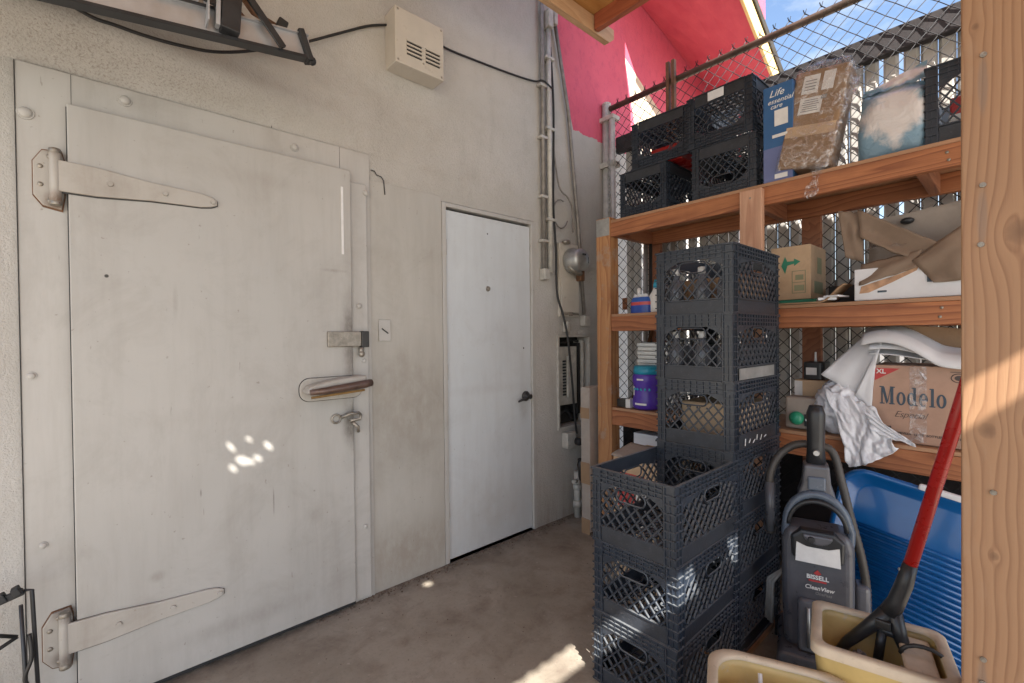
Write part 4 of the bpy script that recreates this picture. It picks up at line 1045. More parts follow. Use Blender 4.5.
# wrapped package, leaning
pk = thing('wrapped_package', 'brown taped package wrapped in crinkled clear film on the top shelf', 'package', (2.46, .61, ZT))
Rp = Matrix.Rotation(radians(9), 3, 'X') @ Matrix.Rotation(radians(7), 3, 'Y')
pc = V(2.495, .645, 2.285)
def pkp(x, y, z): return pc + Rp @ V(x, y, z)
m = MB(); m.box(pc, (.13, .215, .455), Rp); m.build('carton', M['cardboard'], pk, bevel=.012, seg=3)
m = MB(); m.box(pkp(-.0675, .035, .155), (.002, .065, .085), Rp); m.box(pkp(-.0675, -.035, .16), (.002, .045, .085), Rp); m.box(pkp(-.0675, .02, .055), (.002, .09, .075), Rp); m.build('label', M['label_white'], pk)
for k in range(6):
    m = MB(); m.box(pkp(-.0690, .02, .03 + k * .010), (.0012, .07 - .008 * (k % 3), .003), Rp); m.build('label_print', M['label_grey'], pk)
for k in range(4):
    m = MB(); m.box(pkp(-.0690, .035, .13 + k * .014), (.0012, .045, .004), Rp); m.build('label_print', M['label_grey'], pk)
m = MB(); m.box(pkp(-.0690, -.03, .085), (.0012, .022, .018), Rp); m.build('label_print', M['label_grey'], pk)
m = MB(); m.box(pkp(-.0665, .0, -.06), (.0012, .20, .05), Rp); m.build('tape', M['cardboard_tan'], pk)
def filmbox(u, v):
    a = u * 2 * pi; z = -.245 + v * .52
    ex = .078 + .012 * sin(3 * v * pi); ey = .118
    cx = math.copysign(abs(cos(a)) ** .35, cos(a)) * ex; cy = math.copysign(abs(sin(a)) ** .35, sin(a)) * ey
    q = V(cx, cy, z); d = mnoise.noise(q * 16) * .010 + mnoise.noise(q * 40) * .006
    s_ = 1 if v < .92 else 1 - (v - .92) * 6
    q = V(cx * s_ - (.0), cy * s_ - (0.05 * max(0, v - .8)), z) + q.normalized() * d
    return pc + Rp @ q
m = MB(); m.grid(filmbox, 72, 44, wrap=True); m.build('film', M['film'], pk)
m = MB()
def film_tail(u, v):
    base = V(2.415, .60, 2.10).lerp(V(2.388, .645, 1.915), v)
    wdt = .05 * (1 - .55 * v) + .014 * sin(9 * v)
    return base + V(mnoise.noise((u * 5, v * 6, 3)) * .02 - .006, (u - .5) * wdt * 1.4, .01 * mnoise.noise((u * 4, v * 9, 8)))
m.grid(film_tail, 14, 24); m.build('film_tail', M['film'], pk)
m = MB(); m.grid(lambda u, v: pkp(.02 - .09 * v + .03 * mnoise.noise((u * 6, v * 6, 5)), -.06 - .075 * u + .025 * mnoise.noise((u * 5, v * 5, 1)), .235 + .05 * sin(u * 5) * v - .12 * u * v + .02 * mnoise.noise((u * 8, v * 8, 2))), 18, 18); m.build('film_bunch', M['film'], pk)

pb = thing('printed_bag', 'white bag with a blue cloudy print between the package and the right crate', 'bag', (2.5, .38, ZT))
def pil(u, v):
    a = u * 2 * pi
    tz = v; hh = .30 + .02 * sin(a); w0 = (.118 - .012 * tz) ; th = .085 * (1 - abs(2 * tz - .9) ** 3 * .55)
    cx = math.copysign(abs(cos(a)) ** .6, cos(a)) * max(.012, th * (1 - smooth(.82, 1., tz) * .85)); cy = math.copysign(abs(sin(a)) ** .5, sin(a)) * w0
    q = V(2.50 + cx, .372 + cy - .012 * tz, ZT + .002 + tz * hh + .035 * (cy > 0) * 0)
    d = mnoise.noise(q * 14) * .010 + mnoise.noise(q * 33) * .004
    return q + V(-d, d * .4, d * .3 * tz)
m = MB(); m.grid(pil, 48, 30, wrap=True); m.build('bag_body', M['printed'], pb)
m = MB(); m.grid(lambda u, v: V(2.47 + .03 * v + .012 * mnoise.noise((u * 7, v * 3, 3)), .47 - u * .21, ZT + .288 + .075 * v * (.35 + .75 * u) - .014 * (1 - u) * 0 + .008 * mnoise.noise((u * 9, v * 4, 6))), 24, 8); m.build('bag_fold', M['printed'], pb)

# ------------------------------------------------------------------ middle shelf goods
ZM = 1.438
ab = thing('arrow_carton', 'tan carton with a green arrow print on the middle shelf', 'box', (2.64, .75, ZM))
m = MB(); m.bb(2.545, 2.80, .685, .86, ZM + .032, 1.735); m.build('carton', M['cardboard_tan'], ab, bevel=.003)
m = MB(); xx = 2.5440
m.prism([(xx, .812, 1.64), (xx, .795, 1.685), (xx, .785, 1.66), (xx, .755, 1.66), (xx, .755, 1.672), (xx, .728, 1.655), (xx, .755, 1.635), (xx, .755, 1.647), (xx, .785, 1.64), (xx, .795, 1.60)], (-.0012, 0, 0)); m.build('arrow_print', M['ink_green'], ab)
m = MB()
for (y0, y1, z0, z1) in ((.705, .765, 1.608, 1.611), (.705, .765, 1.50, 1.503), (.705, .708, 1.50, 1.61), (.762, .765, 1.50, 1.61), (.705, .765, 1.552, 1.555), (.715, .75, 1.565, 1.59), (.712, .755, 1.512, 1.54)): m.bb(xx - .0012, xx, y0, y1, z0, z1)
for (x0, x1, z0, z1) in ((2.60, 2.74, 1.50, 1.56), (2.65, 2.72, 1.60, 1.68)): m.bb(x0, x1, .6836, .6846, z0, z1)
M['ink_faint'] = simple('faint_green_print', (.27, .28, .17), .7)
m.build('table_print', M['ink_faint'], ab)
m = MB(); m.bb(2.540, 2.82, .63, .87, ZM + .014, ZM + .030); tag(m.build('green_folder', M['ink_green'], bevel=.002), 'green flat folder under the tan arrow carton', 'folder')
fl = MB()
def flap(u, v):
    y = .86 - u * .34; z = ZM + .004 + .075 * smooth(.72, 1., u) ** 1.2
    return V(2.395 + v * .16 + .02 * smooth(.6, 1, u) * (1 - v), y, z + .006 * sin(u * 7) * v)
fl.grid(flap, 30, 8); tag(fl.build('flattened_carton', M['cardboard'], solid=.006), 'curled flattened cardboard sheet lying on the middle shelf edge', 'cardboard')
m = MB(); m.box((2.46, .60, ZM + .018), (.10, .07, .012), Matrix.Rotation(.3, 3, 'Z')); m.box((2.45, .56, ZM + .028), (.10, .06, .008), Matrix.Rotation(-.2, 3, 'Z')); tag(m.build('paper_bundle', M['paper_white'], bevel=.002), 'small white paper bundle on the curled cardboard sheet', 'paper')
m = MB(); m.bb(2.74, 2.80, .40, .66, ZM, ZM + .10); tag(m.build('timber_offcut', M['fascia'], bevel=.003), 'dark timber offcut at the back of the middle shelf', 'timber')

wb = thing('white_carton', 'white printed carton under the brown open flaps on the middle shelf', 'box', (2.6, .32, ZM))
m = MB(); m.bb(2.43, 2.75, .02, .490, ZM + .002, 1.575); m.build('carton', M['paper_white'], wb, bevel=.003)
m = MB(); m.bb(2.4285, 2.4297, .28, .47, 1.485, 1.53); M['stain'] = simple('brown_stain', (.42, .25, .15), .7, 0, .4, 30); 
m.bm.clear(); m.prism([(2.4287, .472, 1.47), (2.4287, .465, 1.50), (2.4287, .42, 1.515), (2.4287, .34, 1.54), (2.4287, .28, 1.565), (2.4287, .285, 1.55), (2.4287, .36, 1.51), (2.4287, .44, 1.472)], (.001, 0, 0)); m.build('stain', M['stain'], wb)
m = MB(); m.bb(2.4285, 2.4297, .235, .255, 1.50, 1.55); m.bb(2.4285, 2.4297, .38, .41, 1.47, 1.478); m.build('print', M['ink_blue'], wb)
M['cardboard_dark'] = cardboard('worn_brown_cardboard', (.23, .165, .12))
oc = thing('open_carton', 'crumpled brown carton with splayed flaps on the middle shelf', 'box', (2.6, .35, 1.58))
def quadsheet(a, b, c, d, nu=14, nv=10, amp=.008, seed=0, sag=.0):
    a, b, c, d = map(Vector, (a, b, c, d)); m = MB()
    nn = (b - a).cross(d - a).normalized()
    def fn(u, v):
        p = a.lerp(b, u).lerp(d.lerp(c, u), v)
        return p + nn * (amp * mnoise.noise((u * 2.5 + seed, v * 2.5, seed)) + sag * sin(u * pi) * sin(v * pi)) + V(0, 0, amp * .6 * mnoise.noise((u * 5, v * 1.5, seed + 4)))
    m.grid(fn, nu, nv); return m
quadsheet((2.47, .485, 1.842), (2.44, .215, 1.645), (2.44, .31, 1.60), (2.46, .475, 1.715), amp=.010, seed=1, sag=.018).build('flap', M['cardboard_dark'], oc, solid=.006)
quadsheet((2.47, .557, 1.85), (2.48, .475, 1.83), (2.47, .463, 1.61), (2.47, .53, 1.636), amp=.01, seed=2).build('flap', M['cardboard_dark'], oc, solid=.006)
quadsheet((2.425, .472, 1.505), (2.425, .285, 1.56), (2.445, .27, 1.63), (2.46, .47, 1.60), amp=.010, seed=3, sag=.012).build('flap', M['cardboard_dark'], oc, solid=.006)
quadsheet((2.43, .30, 1.59), (2.42, .235, 1.495), (2.42, .10, 1.50), (2.45, .12, 1.74), amp=.012, seed=4, sag=.012).build('flap', M['cardboard_dark'], oc, solid=.006)
quadsheet((2.45, .30, 1.60), (2.46, .08, 1.77), (2.48, .06, 1.70), (2.46, .25, 1.57), amp=.010, seed=5).build('flap', M['cardboard_dark'], oc, solid=.006)
quadsheet((2.56, .46, 1.80), (2.56, .02, 1.84), (2.60, .02, 1.58), (2.60, .47, 1.58), amp=.01, seed=6).build('back_wall', M['cardboard_grey'], oc, solid=.006)
m = MB(); m.ball((2.55, .33, 1.775), .024, (1, 1, .6), 12); m.build('hand_hole', M['black_plastic'], oc)
m = MB(); m.grid(lambda u, v: V(2.45 + .06 * v, .46 - .14 * u, 1.66 + .05 * sin(u * 3) * v + .02 * mnoise.noise((u * 6, v * 6, 2))), 14, 10); m.build('film', M['film'], oc)

# ------------------------------------------------------------------ lower shelf goods
ZL = .847
md = thing('beer_carton', 'brown carton printed with the word Modelo on the lower shelf', 'box', (2.5, .30, ZL))
MY0, MY1 = .115, .435; MX = 2.445
m = MB(); m.bb(MX, MX + .25, MY0, MY1, ZL + .001, 1.165); m.build('carton', M['cardboard_pink'], md, bevel=.004)
mh = 1.165 - ZL
def glyph_word(m, x_of, word_pts): pass
# serif letters drawn as outlines: each is a list of (u, v) polygons in units of cap height
def ell(cx, cy, rx, ry, a0=0, a1=360, n=22): return [(cx + rx * cos(radians(a0 + (a1 - a0) * i / n)), cy + ry * sin(radians(a0 + (a1 - a0) * i / n))) for i in range(n + 1)]
def ringstrip(cx, cy, rx, ry, ix, iy, a0=0, a1=360, n=24):
    A = ell(cx, cy, rx, ry, a0, a1, n); B = ell(cx, cy, ix, iy, a0, a1, n); return [[A[i], A[i + 1], B[i + 1], B[i]] for i in range(n)]
def rc(x0, y0, x1, y1): return [(x0, y0), (x1, y0), (x1, y1), (x0, y1)]
G = {
 'M': (1.06, [rc(.02, 0, .34, .06), rc(.13, .06, .22, .94), rc(.0, .94, .30, 1.0), [(.13, .94), (.34, .94), (.56, .18), (.50, .02), (.46, .02)], [(.50, .02), (.58, .16), (.76, .94), (.72, .94)], rc(.72, .06, .92, .94), rc(.64, 0, 1.0, .06), rc(.70, .94, 1.02, 1.0)]),
 'o': (.62, ringstrip(.30, .35, .29, .37, .12, .29)),
 'd': (.68, ringstrip(.27, .35, .26, .37, .10, .29) + [rc(.39, .05, .56, 1.0), rc(.30, .94, .39, 1.0), rc(.56, 0, .66, .06), rc(.39, 0, .56, .05)]),
 'e': (.58, ringstrip(.28, .35, .27, .37, .10, .29, -8, 300) + [rc(.10, .33, .50, .40)]),
 'l': (.36, [rc(.10, .06, .27, 1.0), rc(.0, 0, .36, .06), rc(.01, .94, .10, 1.0)]),
}
def serif_word(name, word, y_left, z0, cap, width, mat, parent, x):
    tot = sum(G[c][0] for c in word) + .05 * (len(word) - 1); k = width / (tot * cap); u = 0; m = MB(); q = 0
    for c in word:
        for poly in G[c][1]:
            q += 1
            m.prism([(x - .0003 - .00002 * (q % 7), y_left - (u + p[0]) * cap * k, z0 + p[1] * cap) for p in poly], (.0002 - .0012 + 0, 0, 0))
        u += G[c][0] + .05
    return m.build(name, mat, parent)
serif_word('lettering', 'Modelo', MY1 - .028, ZL + .155, .074, .208, M['ink_blue'], md, MX)
lettering('lettering', 'Especial', .036, M['ink_dark'], (MX - .0008, MY1 - .075, ZL + .105), (0, -1, 0), (0, 0, 1), md, shear=.4, spacing=.9, bold=-.0005)
lettering('lettering', 'CERVEZA  12 OZ  BOTTLES  IMPORTED  BEER', .0118, M['ink_dark'], (MX - .0008, MY1 - .080, ZL + .035), (0, -1, 0), (0, 0, 1), md, bold=.0003)
m = MB(); m.prism([(MX - .0004, MY1 - .012, ZL + .305), (MX - .0004, MY1 - .095, ZL + .305), (MX - .0004, MY1 - .012, ZL + .252)], (-.0010, 0, 0)); m.build('corner_print', M['ink_red'], md)
lettering('lettering', 'XL', .026, M['label_white'], (MX - .0022, MY1 - .018, ZL + .283), (0, -1, 0), (0, 0, 1), md, bold=.0006)
m = MB()
ringp = [(MX - .0012, .165 + .022 * cos(a * pi / 12), ZL + .275 + .017 * sin(a * pi / 12)) for a in range(24)]; m.tube(ringp, .0014, 4, closed=True)
m.prism([(MX - .0006, .165 + .013 * cos(a * pi / 8), ZL + .275 + .010 * sin(a * pi / 8)) for a in range(16)], (-.0008, 0, 0))
m.bb(MX - .0014, MX - .0004, .14, .19, ZL + .297, ZL + .299); m.build('seal_print', M['ink_dark'], md)
m = MB()
for k in range(13): m.bb(MX - .0014, MX - .0004, MY1 - .022 - k * .0036 - (.0012 + .0009 * (k % 3)), MY1 - .022 - k * .0036, ZL + .03, ZL + .065)
m.build('barcode', M['ink_dark'], md)
m = MB(); m.grid(lambda u, v: V(MX - .0022 - .0012 * abs(mnoise.noise((u * 6, v * 20, 3))), MY1 - .125 - u * .052, ZL + .01 + v * .305), 10, 50); m.build('tape', M['film'], md)
m = MB(); m.bb(2.42, 2.72, .02, .46, ZL - .016 + .002, ZL); 
m.bm.clear()
sg = thing('folded_sheet', 'folded white packing sheet draped over the top of the beer carton', 'sheet', (2.5, .35, 1.17))
sg2 = MB()
def drape(u, v):
    # u across from left tip to the right, v front to back
    y = .62 - u * .60
    ridge = 1.305 - .10 * smooth(.40, 1., u)
    if u < .32: z = 1.06 + (1.30 - 1.06) * smooth(0, .32, u) ** .8
    else: z = 1.30 - .115 * smooth(.32, 1.0, u)
    x = 2.41 + .24 * v - .03 * sin(u * 3)
    return V(x, y, z + .05 * v * (1 - u) - .02 * u * v + .006 * mnoise.noise((u * 4, v * 3, 7)))
quadsheet((2.43, .615, 1.115), (2.45, .49, 1.03), (2.46, .385, 1.315), (2.56, .44, 1.33), amp=.006, seed=7, sag=.008).build('left_fold', M['paper_white'], sg, solid=.005)
quadsheet((2.435, .49, 1.03), (2.44, .435, .94), (2.44, .42, 1.20), (2.45, .385, 1.305), amp=.004, seed=8).build('hanging_fold', M['paper_white'], sg, solid=.004)
for k in range(3):
    mm = MB()
    def lay(u, v, k=k):
        # each layer: a front lip curling over, then running back over the carton; heaped up at its left end
        w_ = v * (.20 + .03 * k)
        lip = .020 * k * (1 - smooth(0, .12, v)) 
        top = 1.176 + .012 * k + (.026 * k + .035) * (1 - smooth(0, .95, u)) + .022 * k * sin(min(1, u * 1.4) * pi) * .7
        return V(2.432 - .012 * k + w_ + .01 * sin(u * 4 + k), .445 + .02 * (k == 2) - u * (.40 - .03 * k), top + .03 * smooth(0, .6, v) - lip + .004 * mnoise.noise((u * 3, v * 3, k * 2.3)))
    mm.grid(lay, 30, 14); mm.build('fold_layer', M['paper_white'], sg, solid=.004 + .004 * (k == 2))
lid = thing('cardboard_lid', 'dark brown cardboard sheet leaning at the back above the beer carton', 'cardboard', (2.7, .3, 1.2))
quadsheet((2.56, .44, 1.32), (2.56, .36, 1.335), (2.60, .05, 1.30), (2.60, .03, 1.18), amp=.005, seed=9).build('sheet', M['cardboard'], lid, solid=.006)

wbg = thing('plastic_bag', 'crumpled white plastic bag hanging over the lower shelf edge', 'bag', (2.42, .52, ZL))
def bagbody(u, v):
    a = u * 2 * pi; ph = v * pi
    r = V(sin(ph) * cos(a), sin(ph) * sin(a), cos(ph))
    q = V(2.485, .555, ZL + .115) + V(r.x * .075, r.y * .085, r.z * .118)
    rd = 1 - abs(mnoise.noise(r * 2.2 + V(3, 1, 2))); d = (rd - .7) * .05 + .010 * abs(mnoise.noise(r * 7))
    q += V(r.x, r.y, r.z) * d; q.z = max(q.z, ZL + .002); return q
m = MB(); m.grid(bagbody, 60, 40, wrap=True); m.build('bag_body', M['bag'], wbg)
def bagtail(u, v):
    # runs from the body out over the edge and hangs; spread fan right
    p0 = V(2.43, .60, 1.055).lerp(V(2.41, .41, .985), u)
    p1 = V(2.378, .50, .85).lerp(V(2.39, .36, .87), u)
    p2 = V(2.372, .50, .73).lerp(V(2.385, .335, .835), u)
    p = p0.lerp(p1, v).lerp(p1.lerp(p2, v), v)
    f = .012 * sin(u * 9 + 3.5 * v + 4 * mnoise.noise((u * 2, v * 2, 1))) * (.3 + v) + .022 * abs(mnoise.noise((u * 4 + v, v * 4 - u, 3))) + .006 * mnoise.noise((u * 12, v * 10, 3))
    return p + V(-.006 - abs(f), f * .3, -.02 * sin(u * pi) * v + .01 * mnoise.noise((u * 9, v * 4, 6)))
m = MB(); m.grid(bagtail, 50, 36); m.build('bag_tail', M['bag'], wbg, solid=.0015)
def bagpoint(u, v):
    p = V(2.40, .43, .93).lerp(V(2.40, .285, .855), u); wd = .045 * (1 - u) + .006
    return p + V(-.012 - .012 * abs(sin(v * 9 + u * 5)), (v - .5) * wd * .8, (v - .5) * wd * 1.8 + .006 * mnoise.noise((u * 5, v * 5, 9)))
m = MB(); m.grid(bagpoint, 22, 14); m.build('bag_corner', M['bag'], wbg, solid=.0015)

m = MB(); m.bb(2.50, 2.66, .665, .715, .99, 1.07)
wbx = thing('cream_carton', 'small cream carton behind the white plastic bag', 'box', (2.6, .7, ZL)); m.bm.clear(); m.bb(2.54, 2.72, .62, .755, ZL + .0, 1.075); m.build('carton', M['cardboard_tan'], wbx, bevel=.003); m = MB(); m.bb(2.538, 2.5395, .72, .754, ZL + .02, 1.07); m.build('label', M['label_white'], wbx)
bk = thing('black_tin', 'small black tin with a pale label on the cream carton', 'tin', (2.6, .69, 1.076))
m = MB(); m.prism([(x, y, 1.0765) for x, y in rrect(2.56, 2.68, .635, .725, .02, 4)], (0, 0, .085)); m.build('body', M['black_plastic'], bk, bevel=.004); m = MB(); m.bb(2.5575, 2.5598, .665, .71, 1.10, 1.135); m.build('label', M['label_white'], bk); m = MB(); m.cyl((2.6, .68, 1.162), (2.6, .68, 1.21), .006, .004, 8); m.build('nozzle', M['label_white'], bk)
jr = thing('cleaner_jug', 'grey jug with a green cap lying at the left of the white plastic bag', 'jug', (2.5, .70, ZL))
m = MB(); m.bb(2.45, 2.535, .63, .77, ZL + .001, 1.0); m.build('body', M['cardboard_grey'], jr, bevel=.012, seg=3); m = MB(); m.ball((2.432, .715, ZL + .055), .032, (.8, 1, 1), 16); m.build('cap', M['green'], jr); m = MB(); m.bb(2.44, 2.449, .64, .685, ZL + .02, ZL + .075); m.build('label', M['black_plastic'], jr); m = MB(); m.bb(2.4385, 2.4398, .645, .68, ZL + .045, ZL + .055); m.build('label_stripe', M['label_white'], jr)

# ------------------------------------------------------------------ left bay goods
pc_ = thing('detergent_pouch', 'blue and red pouch on the middle shelf beside the tall crates', 'pouch', (2.46, 1.58, ZM))
m = MB(); m.grid(lambda u, v: V(2.47 + .03 * cos(u * 2 * pi) * (1 - smooth(.6, 1, v) * .85), 1.572 + .072 * (1 - .35 * smooth(.55, 1, v)) * sin(u * 2 * pi), ZM + .002 + .115 * v + .006 * mnoise.noise((u * 5, v * 5, 1))), 28, 14, wrap=True); m.build('pouch', M['pouch'], pc_)
m = MB(); m.lathe([(.012, 0), (.012, .05), (.008, .055)], (2.47, 1.585, ZM + .10), 12); m.build('nozzle', M['label_white'], pc_)
bt = thing('white_bottle', 'white squeeze bottle right beside the blue pouch', 'bottle', (2.5, 1.49, ZM)); m = MB(); m.lathe([(.035, 0), (.038, .01), (.038, .10), (.02, .13), (.012, .15)], (2.5, 1.49, ZM + .001), 20); m.build('body', M['white_bottle'], bt); m = MB(); m.lathe([(.014, .15), (.014, .17), (.006, .20)], (2.5, 1.49, ZM + .001), 16); m.build('cap', M['teal'], bt)
pu = thing('purple_jug', 'large purple cleaner bottle with a teal lid on the lower shelf', 'bottle', (2.47, 1.56, ZL))
m = MB(); m.lathe([(.074, 0), (.086, .012), (.088, .06), (.082, .075), (.082, .15), (.088, .165), (.088, .20), (.078, .225), (.06, .236)], (2.50, 1.552, ZL + .001), 32); m.build('body', M['purple'], pu)
m = MB(); m.lathe([(.082, .214), (.084, .235), (.078, .262), (.06, .268)], (2.50, 1.552, ZL + .001), 28); m.build('lid', M['teal'], pu)
m = MB()
for k in range(5): m.ball((2.5 - .0835 * cos((k - 2) * .30 - .1), 1.552 + .0835 * sin((k - 2) * .30 - .1), ZL + .125), .009, (.25, 1, 1), 8)
m.build('label_dots', M['teal'], pu)
lbm = MB(); lbm.grid(lambda u, v: V(2.5 - .0836 * cos(.55 + u * .5), 1.552 + .0836 * sin(.55 + u * .5), ZL + .085 + .055 * v), 6, 2); lbm.build('label', M['label_white'], pu)
m = MB(); m.grid(lambda u, v: V(2.5 - .0892 * cos(-.5 + u * .9), 1.552 + .0892 * sin(-.5 + u * .9), ZL + .03 + .012 * v), 8, 1); m.grid(lambda u, v: V(2.5 - .0892 * cos(-.3 + u * .5), 1.552 + .0892 * sin(-.3 + u * .5), ZL + .18 + .010 * v), 8, 1); m.build('label_text', M['ink_white'], pu)
sb = thing('small_carton', 'small dark and white carton left of the purple bottle', 'box', (2.45, 1.70, ZL)); m = MB(); m.bb(2.44, 2.50, 1.665, 1.735, ZL + .001, ZL + .05); m.build('carton', M['dark_steel'], sb, bevel=.003); m = MB(); m.bb(2.43, 2.50, 1.63, 1.664, ZL + .001, ZL + .055); m.build('label', M['label_white'], sb, bevel=.002)
m = MB(); m.bb(2.62, 2.70, 1.50, 1.73, ZL + .001, ZL + .14); tag(m.build('concrete_block', M['cardboard_grey'], bevel=.006), 'grey block at the back behind the purple bottle', 'block')
sdg = thing('storage_tower', 'white ridged plastic storage tower behind the purple bottle', 'drawers', (2.6, 1.58, 1.1))
m = MB()
for k in range(6): m.bb(2.555 - .006 * (k % 2), 2.60, 1.44, 1.655, 1.10 + k * .026, 1.122 + k * .026)
m.bb(2.60, 2.75, 1.44, 1.655, ZL + .002, 1.255); m.build('drawer_body', M['white_bottle'], sdg, bevel=.003)
gpole = 'steel poles leaning in the left bay of the shelf'
for i, (a, b, r, mt_, lab) in enumerate((((2.80, 1.60, .02), (2.79, 1.53, 1.91), .012, 'galv', 'pale steel pole leaning rightmost in the left bay of the shelf'), ((2.78, 1.69, .02), (2.78, 1.585, 1.91), .014, 'galv', 'slanting steel pole in the middle of the left bay'), ((2.76, 1.735, .02), (2.78, 1.73, 1.92), .016, 'galv', 'upright white-grey pole just right of the shelf post'), ((2.60, 1.735, .84), (2.74, 1.66, 1.33), .012, 'rust', 'short brown pole leaning low in the left bay'), ((2.77, 1.705, .02), (2.77, 1.685, 1.92), .011, 'dark_steel', 'dark thin pole behind the shelf post in the left bay'))):
    m = MB(); m.tube([a, b], r, 12); tag(m.build('pole', M[mt_]), lab, 'pole', gpole)
# boxes on the floor under the left bay
cg = thing('open_box', 'dusty brown carton with a red print on the floor behind the short crates', 'box', (2.15, 1.38, 0))
m = MB(); m.bb(2.03, 2.36, 1.14, 1.47, 0, .66); m.build('carton', M['cardboard_tan'], cg, bevel=.005)
quadsheet((2.025, 1.48, .66), (2.025, 1.13, .655), (2.20, 1.13, .69), (2.20, 1.47, .70), amp=.006, seed=12).build('flap', M['cardboard_grey'], cg, solid=.006)
m = MB(); m.bb(2.0276, 2.0288, 1.28, 1.44, .40, .58); m.build('red_print', M['ink_red'], cg); m = MB(); m.bb(2.0268, 2.0274, 1.22, 1.33, .30, .50); m.build('white_print', M['label_white'], cg)
wg = thing('white_box', 'white carton behind the dusty brown carton under the lower shelf', 'box', (2.55, 1.5, 0)); m = MB(); m.bb(2.48, 2.75, 1.40, 1.64, 0, .69); m.build('carton', M['paper_white'], wg, bevel=.004); m = MB(); m.bb(2.477, 2.479, 1.46, 1.60, .52, .60); m.build('label', M['label_grey'], wg)
bs = thing('dark_sack', 'dark heap of sacks under the shelf behind the blue tray', 'sack', (2.65, .5, 0)); m = MB(); m.grid(lambda u, v: V(2.68 + .12 * sin(v * pi) * cos(u * 2 * pi) + .03 * mnoise.noise((u * 4, v * 4, 2)), .45 + .40 * sin(v * pi) * sin(u * 2 * pi), .28 + .28 * cos(v * pi) + .03 * mnoise.noise((u * 5, v * 5, 6))), 36, 20, wrap=True); m.build('sack', M['fascia'], bs)

# ------------------------------------------------------------------ vacuum cleaner
va = thing('vacuum_cleaner', 'upright grey vacuum cleaner with a ribbed hose standing by the crates', 'vacuum cleaner', (2.08, .545, 0), radians(-73))
L = dict(local=True)
m = MB(); m.prism([(x, -.17, z) for x, z in rrect(-.155, .155, .018, .105, .03)], (0, .30, 0)); m.build('floor_head', M['vac_grey'], va, bevel=.016, seg=3, **L)
m = MB(); m.prism([(-.125, -.10, .09), (.125, -.10, .09), (.135, -.10, .30), (.135, -.10, .50), (.118, -.10, .555), (-.118, -.10, .555), (-.135, -.10, .50), (-.135, -.10, .30)], (0, .15, 0)); m.build('body', M['vac_grey'], va, bevel=.03, seg=4, **L)
m = MB(); m.prism([(x, -.128, z) for x, z in rrect(-.075, .105, .10, .30, .02)], (0, .03, 0)); m.build('dirt_cup', M['vac_clear'], va, bevel=.012, seg=3, **L)
for x in (-.03, .05):
    m = MB(); m.tube([(x, -.131, .125), (x, -.131, .275)], .006, 8); m.build('cup_highlight', M['galv'], va, **L)  # pale tubes painting the vertical highlights on the smoked cup
m = MB(); m.bb(-.075, .085, -.137, -.10, .088, .108); m.build('cup_latch', M['black_plastic'], va, bevel=.008, **L)
# oval handle loop
loop = [(.118 * cos(a * pi / 16) * (1.0 if sin(a * pi / 16) > 0 else 1.06), -.060, .560 + (.125 if sin(a * pi / 16) > 0 else .19) * sin(a * pi / 16)) for a in range(-8, 25)]
m = MB(); m.tube(loop, [.016] * len(loop), 12); m.build('loop_handle', M['vac_blue'], va, **L)
inner = [(.108 * cos(a * pi / 16), -.07, .560 + .10 * sin(a * pi / 16)) for a in range(0, 17)]
m = MB(); m.tube(inner, .010, 8); m.build('loop_trim', M['black_plastic'], va, **L)
m = MB(); m.prism([(-.095, -.115, .45), (-.10, -.115, .53), (-.06, -.115, .558), (.06, -.115, .558), (.10, -.115, .53), (.095, -.115, .45), (0, -.115, .435)], (0, .05, 0)); m.build('top_panel', M['black_plastic'], va, bevel=.01, **L)
m = MB(); m.prism([(.055 * cos(a * pi / 10), -.128, .548 - .035 * sin(a * pi / 10)) for a in range(11)], (0, .03, 0)); m.build('button_pad', M['vac_grey'], va, bevel=.006, **L)
m = MB(); m.cyl((-.02, -.128, .532), (-.02, -.136, .532), .012, .010, 14); m.build('button', M['black_plastic'], va, **L)
m = MB(); m.prism([(-.078, -.1185, .512), (-.040, -.1185, .500), (.040, -.1185, .500), (.078, -.1185, .512), (.082, -.1185, .440), (-.082, -.1185, .440)], (0, .003, 0)); m.build('label', M['label_white'], va, **L)
m = MB(); m.prism([(0, -.1035, .412), (.012, -.1035, .398), (0, -.1035, .391), (-.012, -.1035, .398)], (0, .003, 0)); m.bb(-.028, .028, -.1035, -.1005, .366, .372); m.build('logo', M['ink_red'], va, **L)
def vtxt(t, s_, x, z, mat, bold=.0004, sh=0.): lettering('lettering', t, s_, mat, (x, -.1012, z), (1, 0, 0), (0, 0, 1), va, bold=bold, shear=sh, align='CENTER')
vtxt('BISSELL', .022, 0, .375, M['ink_white'], .0006); vtxt('CleanView', .021, .005, .336, M['ink_white'], .0004, .2); vtxt('OnePass', .015, .018, .318, M['label_grey'], .0003, .2)
m = MB(); m.prism([(-.075, -.06, .665), (.075, -.06, .665), (.055, -.06, .72), (.048, -.06, .795), (-.048, -.06, .795), (-.055, -.06, .72)], (0, .10, 0)); m.build('neck', M['vac_grey'], va, bevel=.012, seg=3, **L)
m = MB(); m.bb(-.034, .034, -.068, -.055, .70, .752); m.build('neck_plate', M['vac_blue'], va, bevel=.006, **L)
m = MB(); m.tube([(0, -.01, .79), (0, -.01, .86), (.0, -.015, .93), (0, -.02, .99), (0, -.02, 1.02)], [.034, .030, .031, .032, .022], 14); m.build('grip', M['black_plastic'], va, **L)
m = MB(); m.cyl((0, -.04, .84), (0, -.052, .84), .012, .010, 14); m.build('grip_button', M['galv'], va, **L)
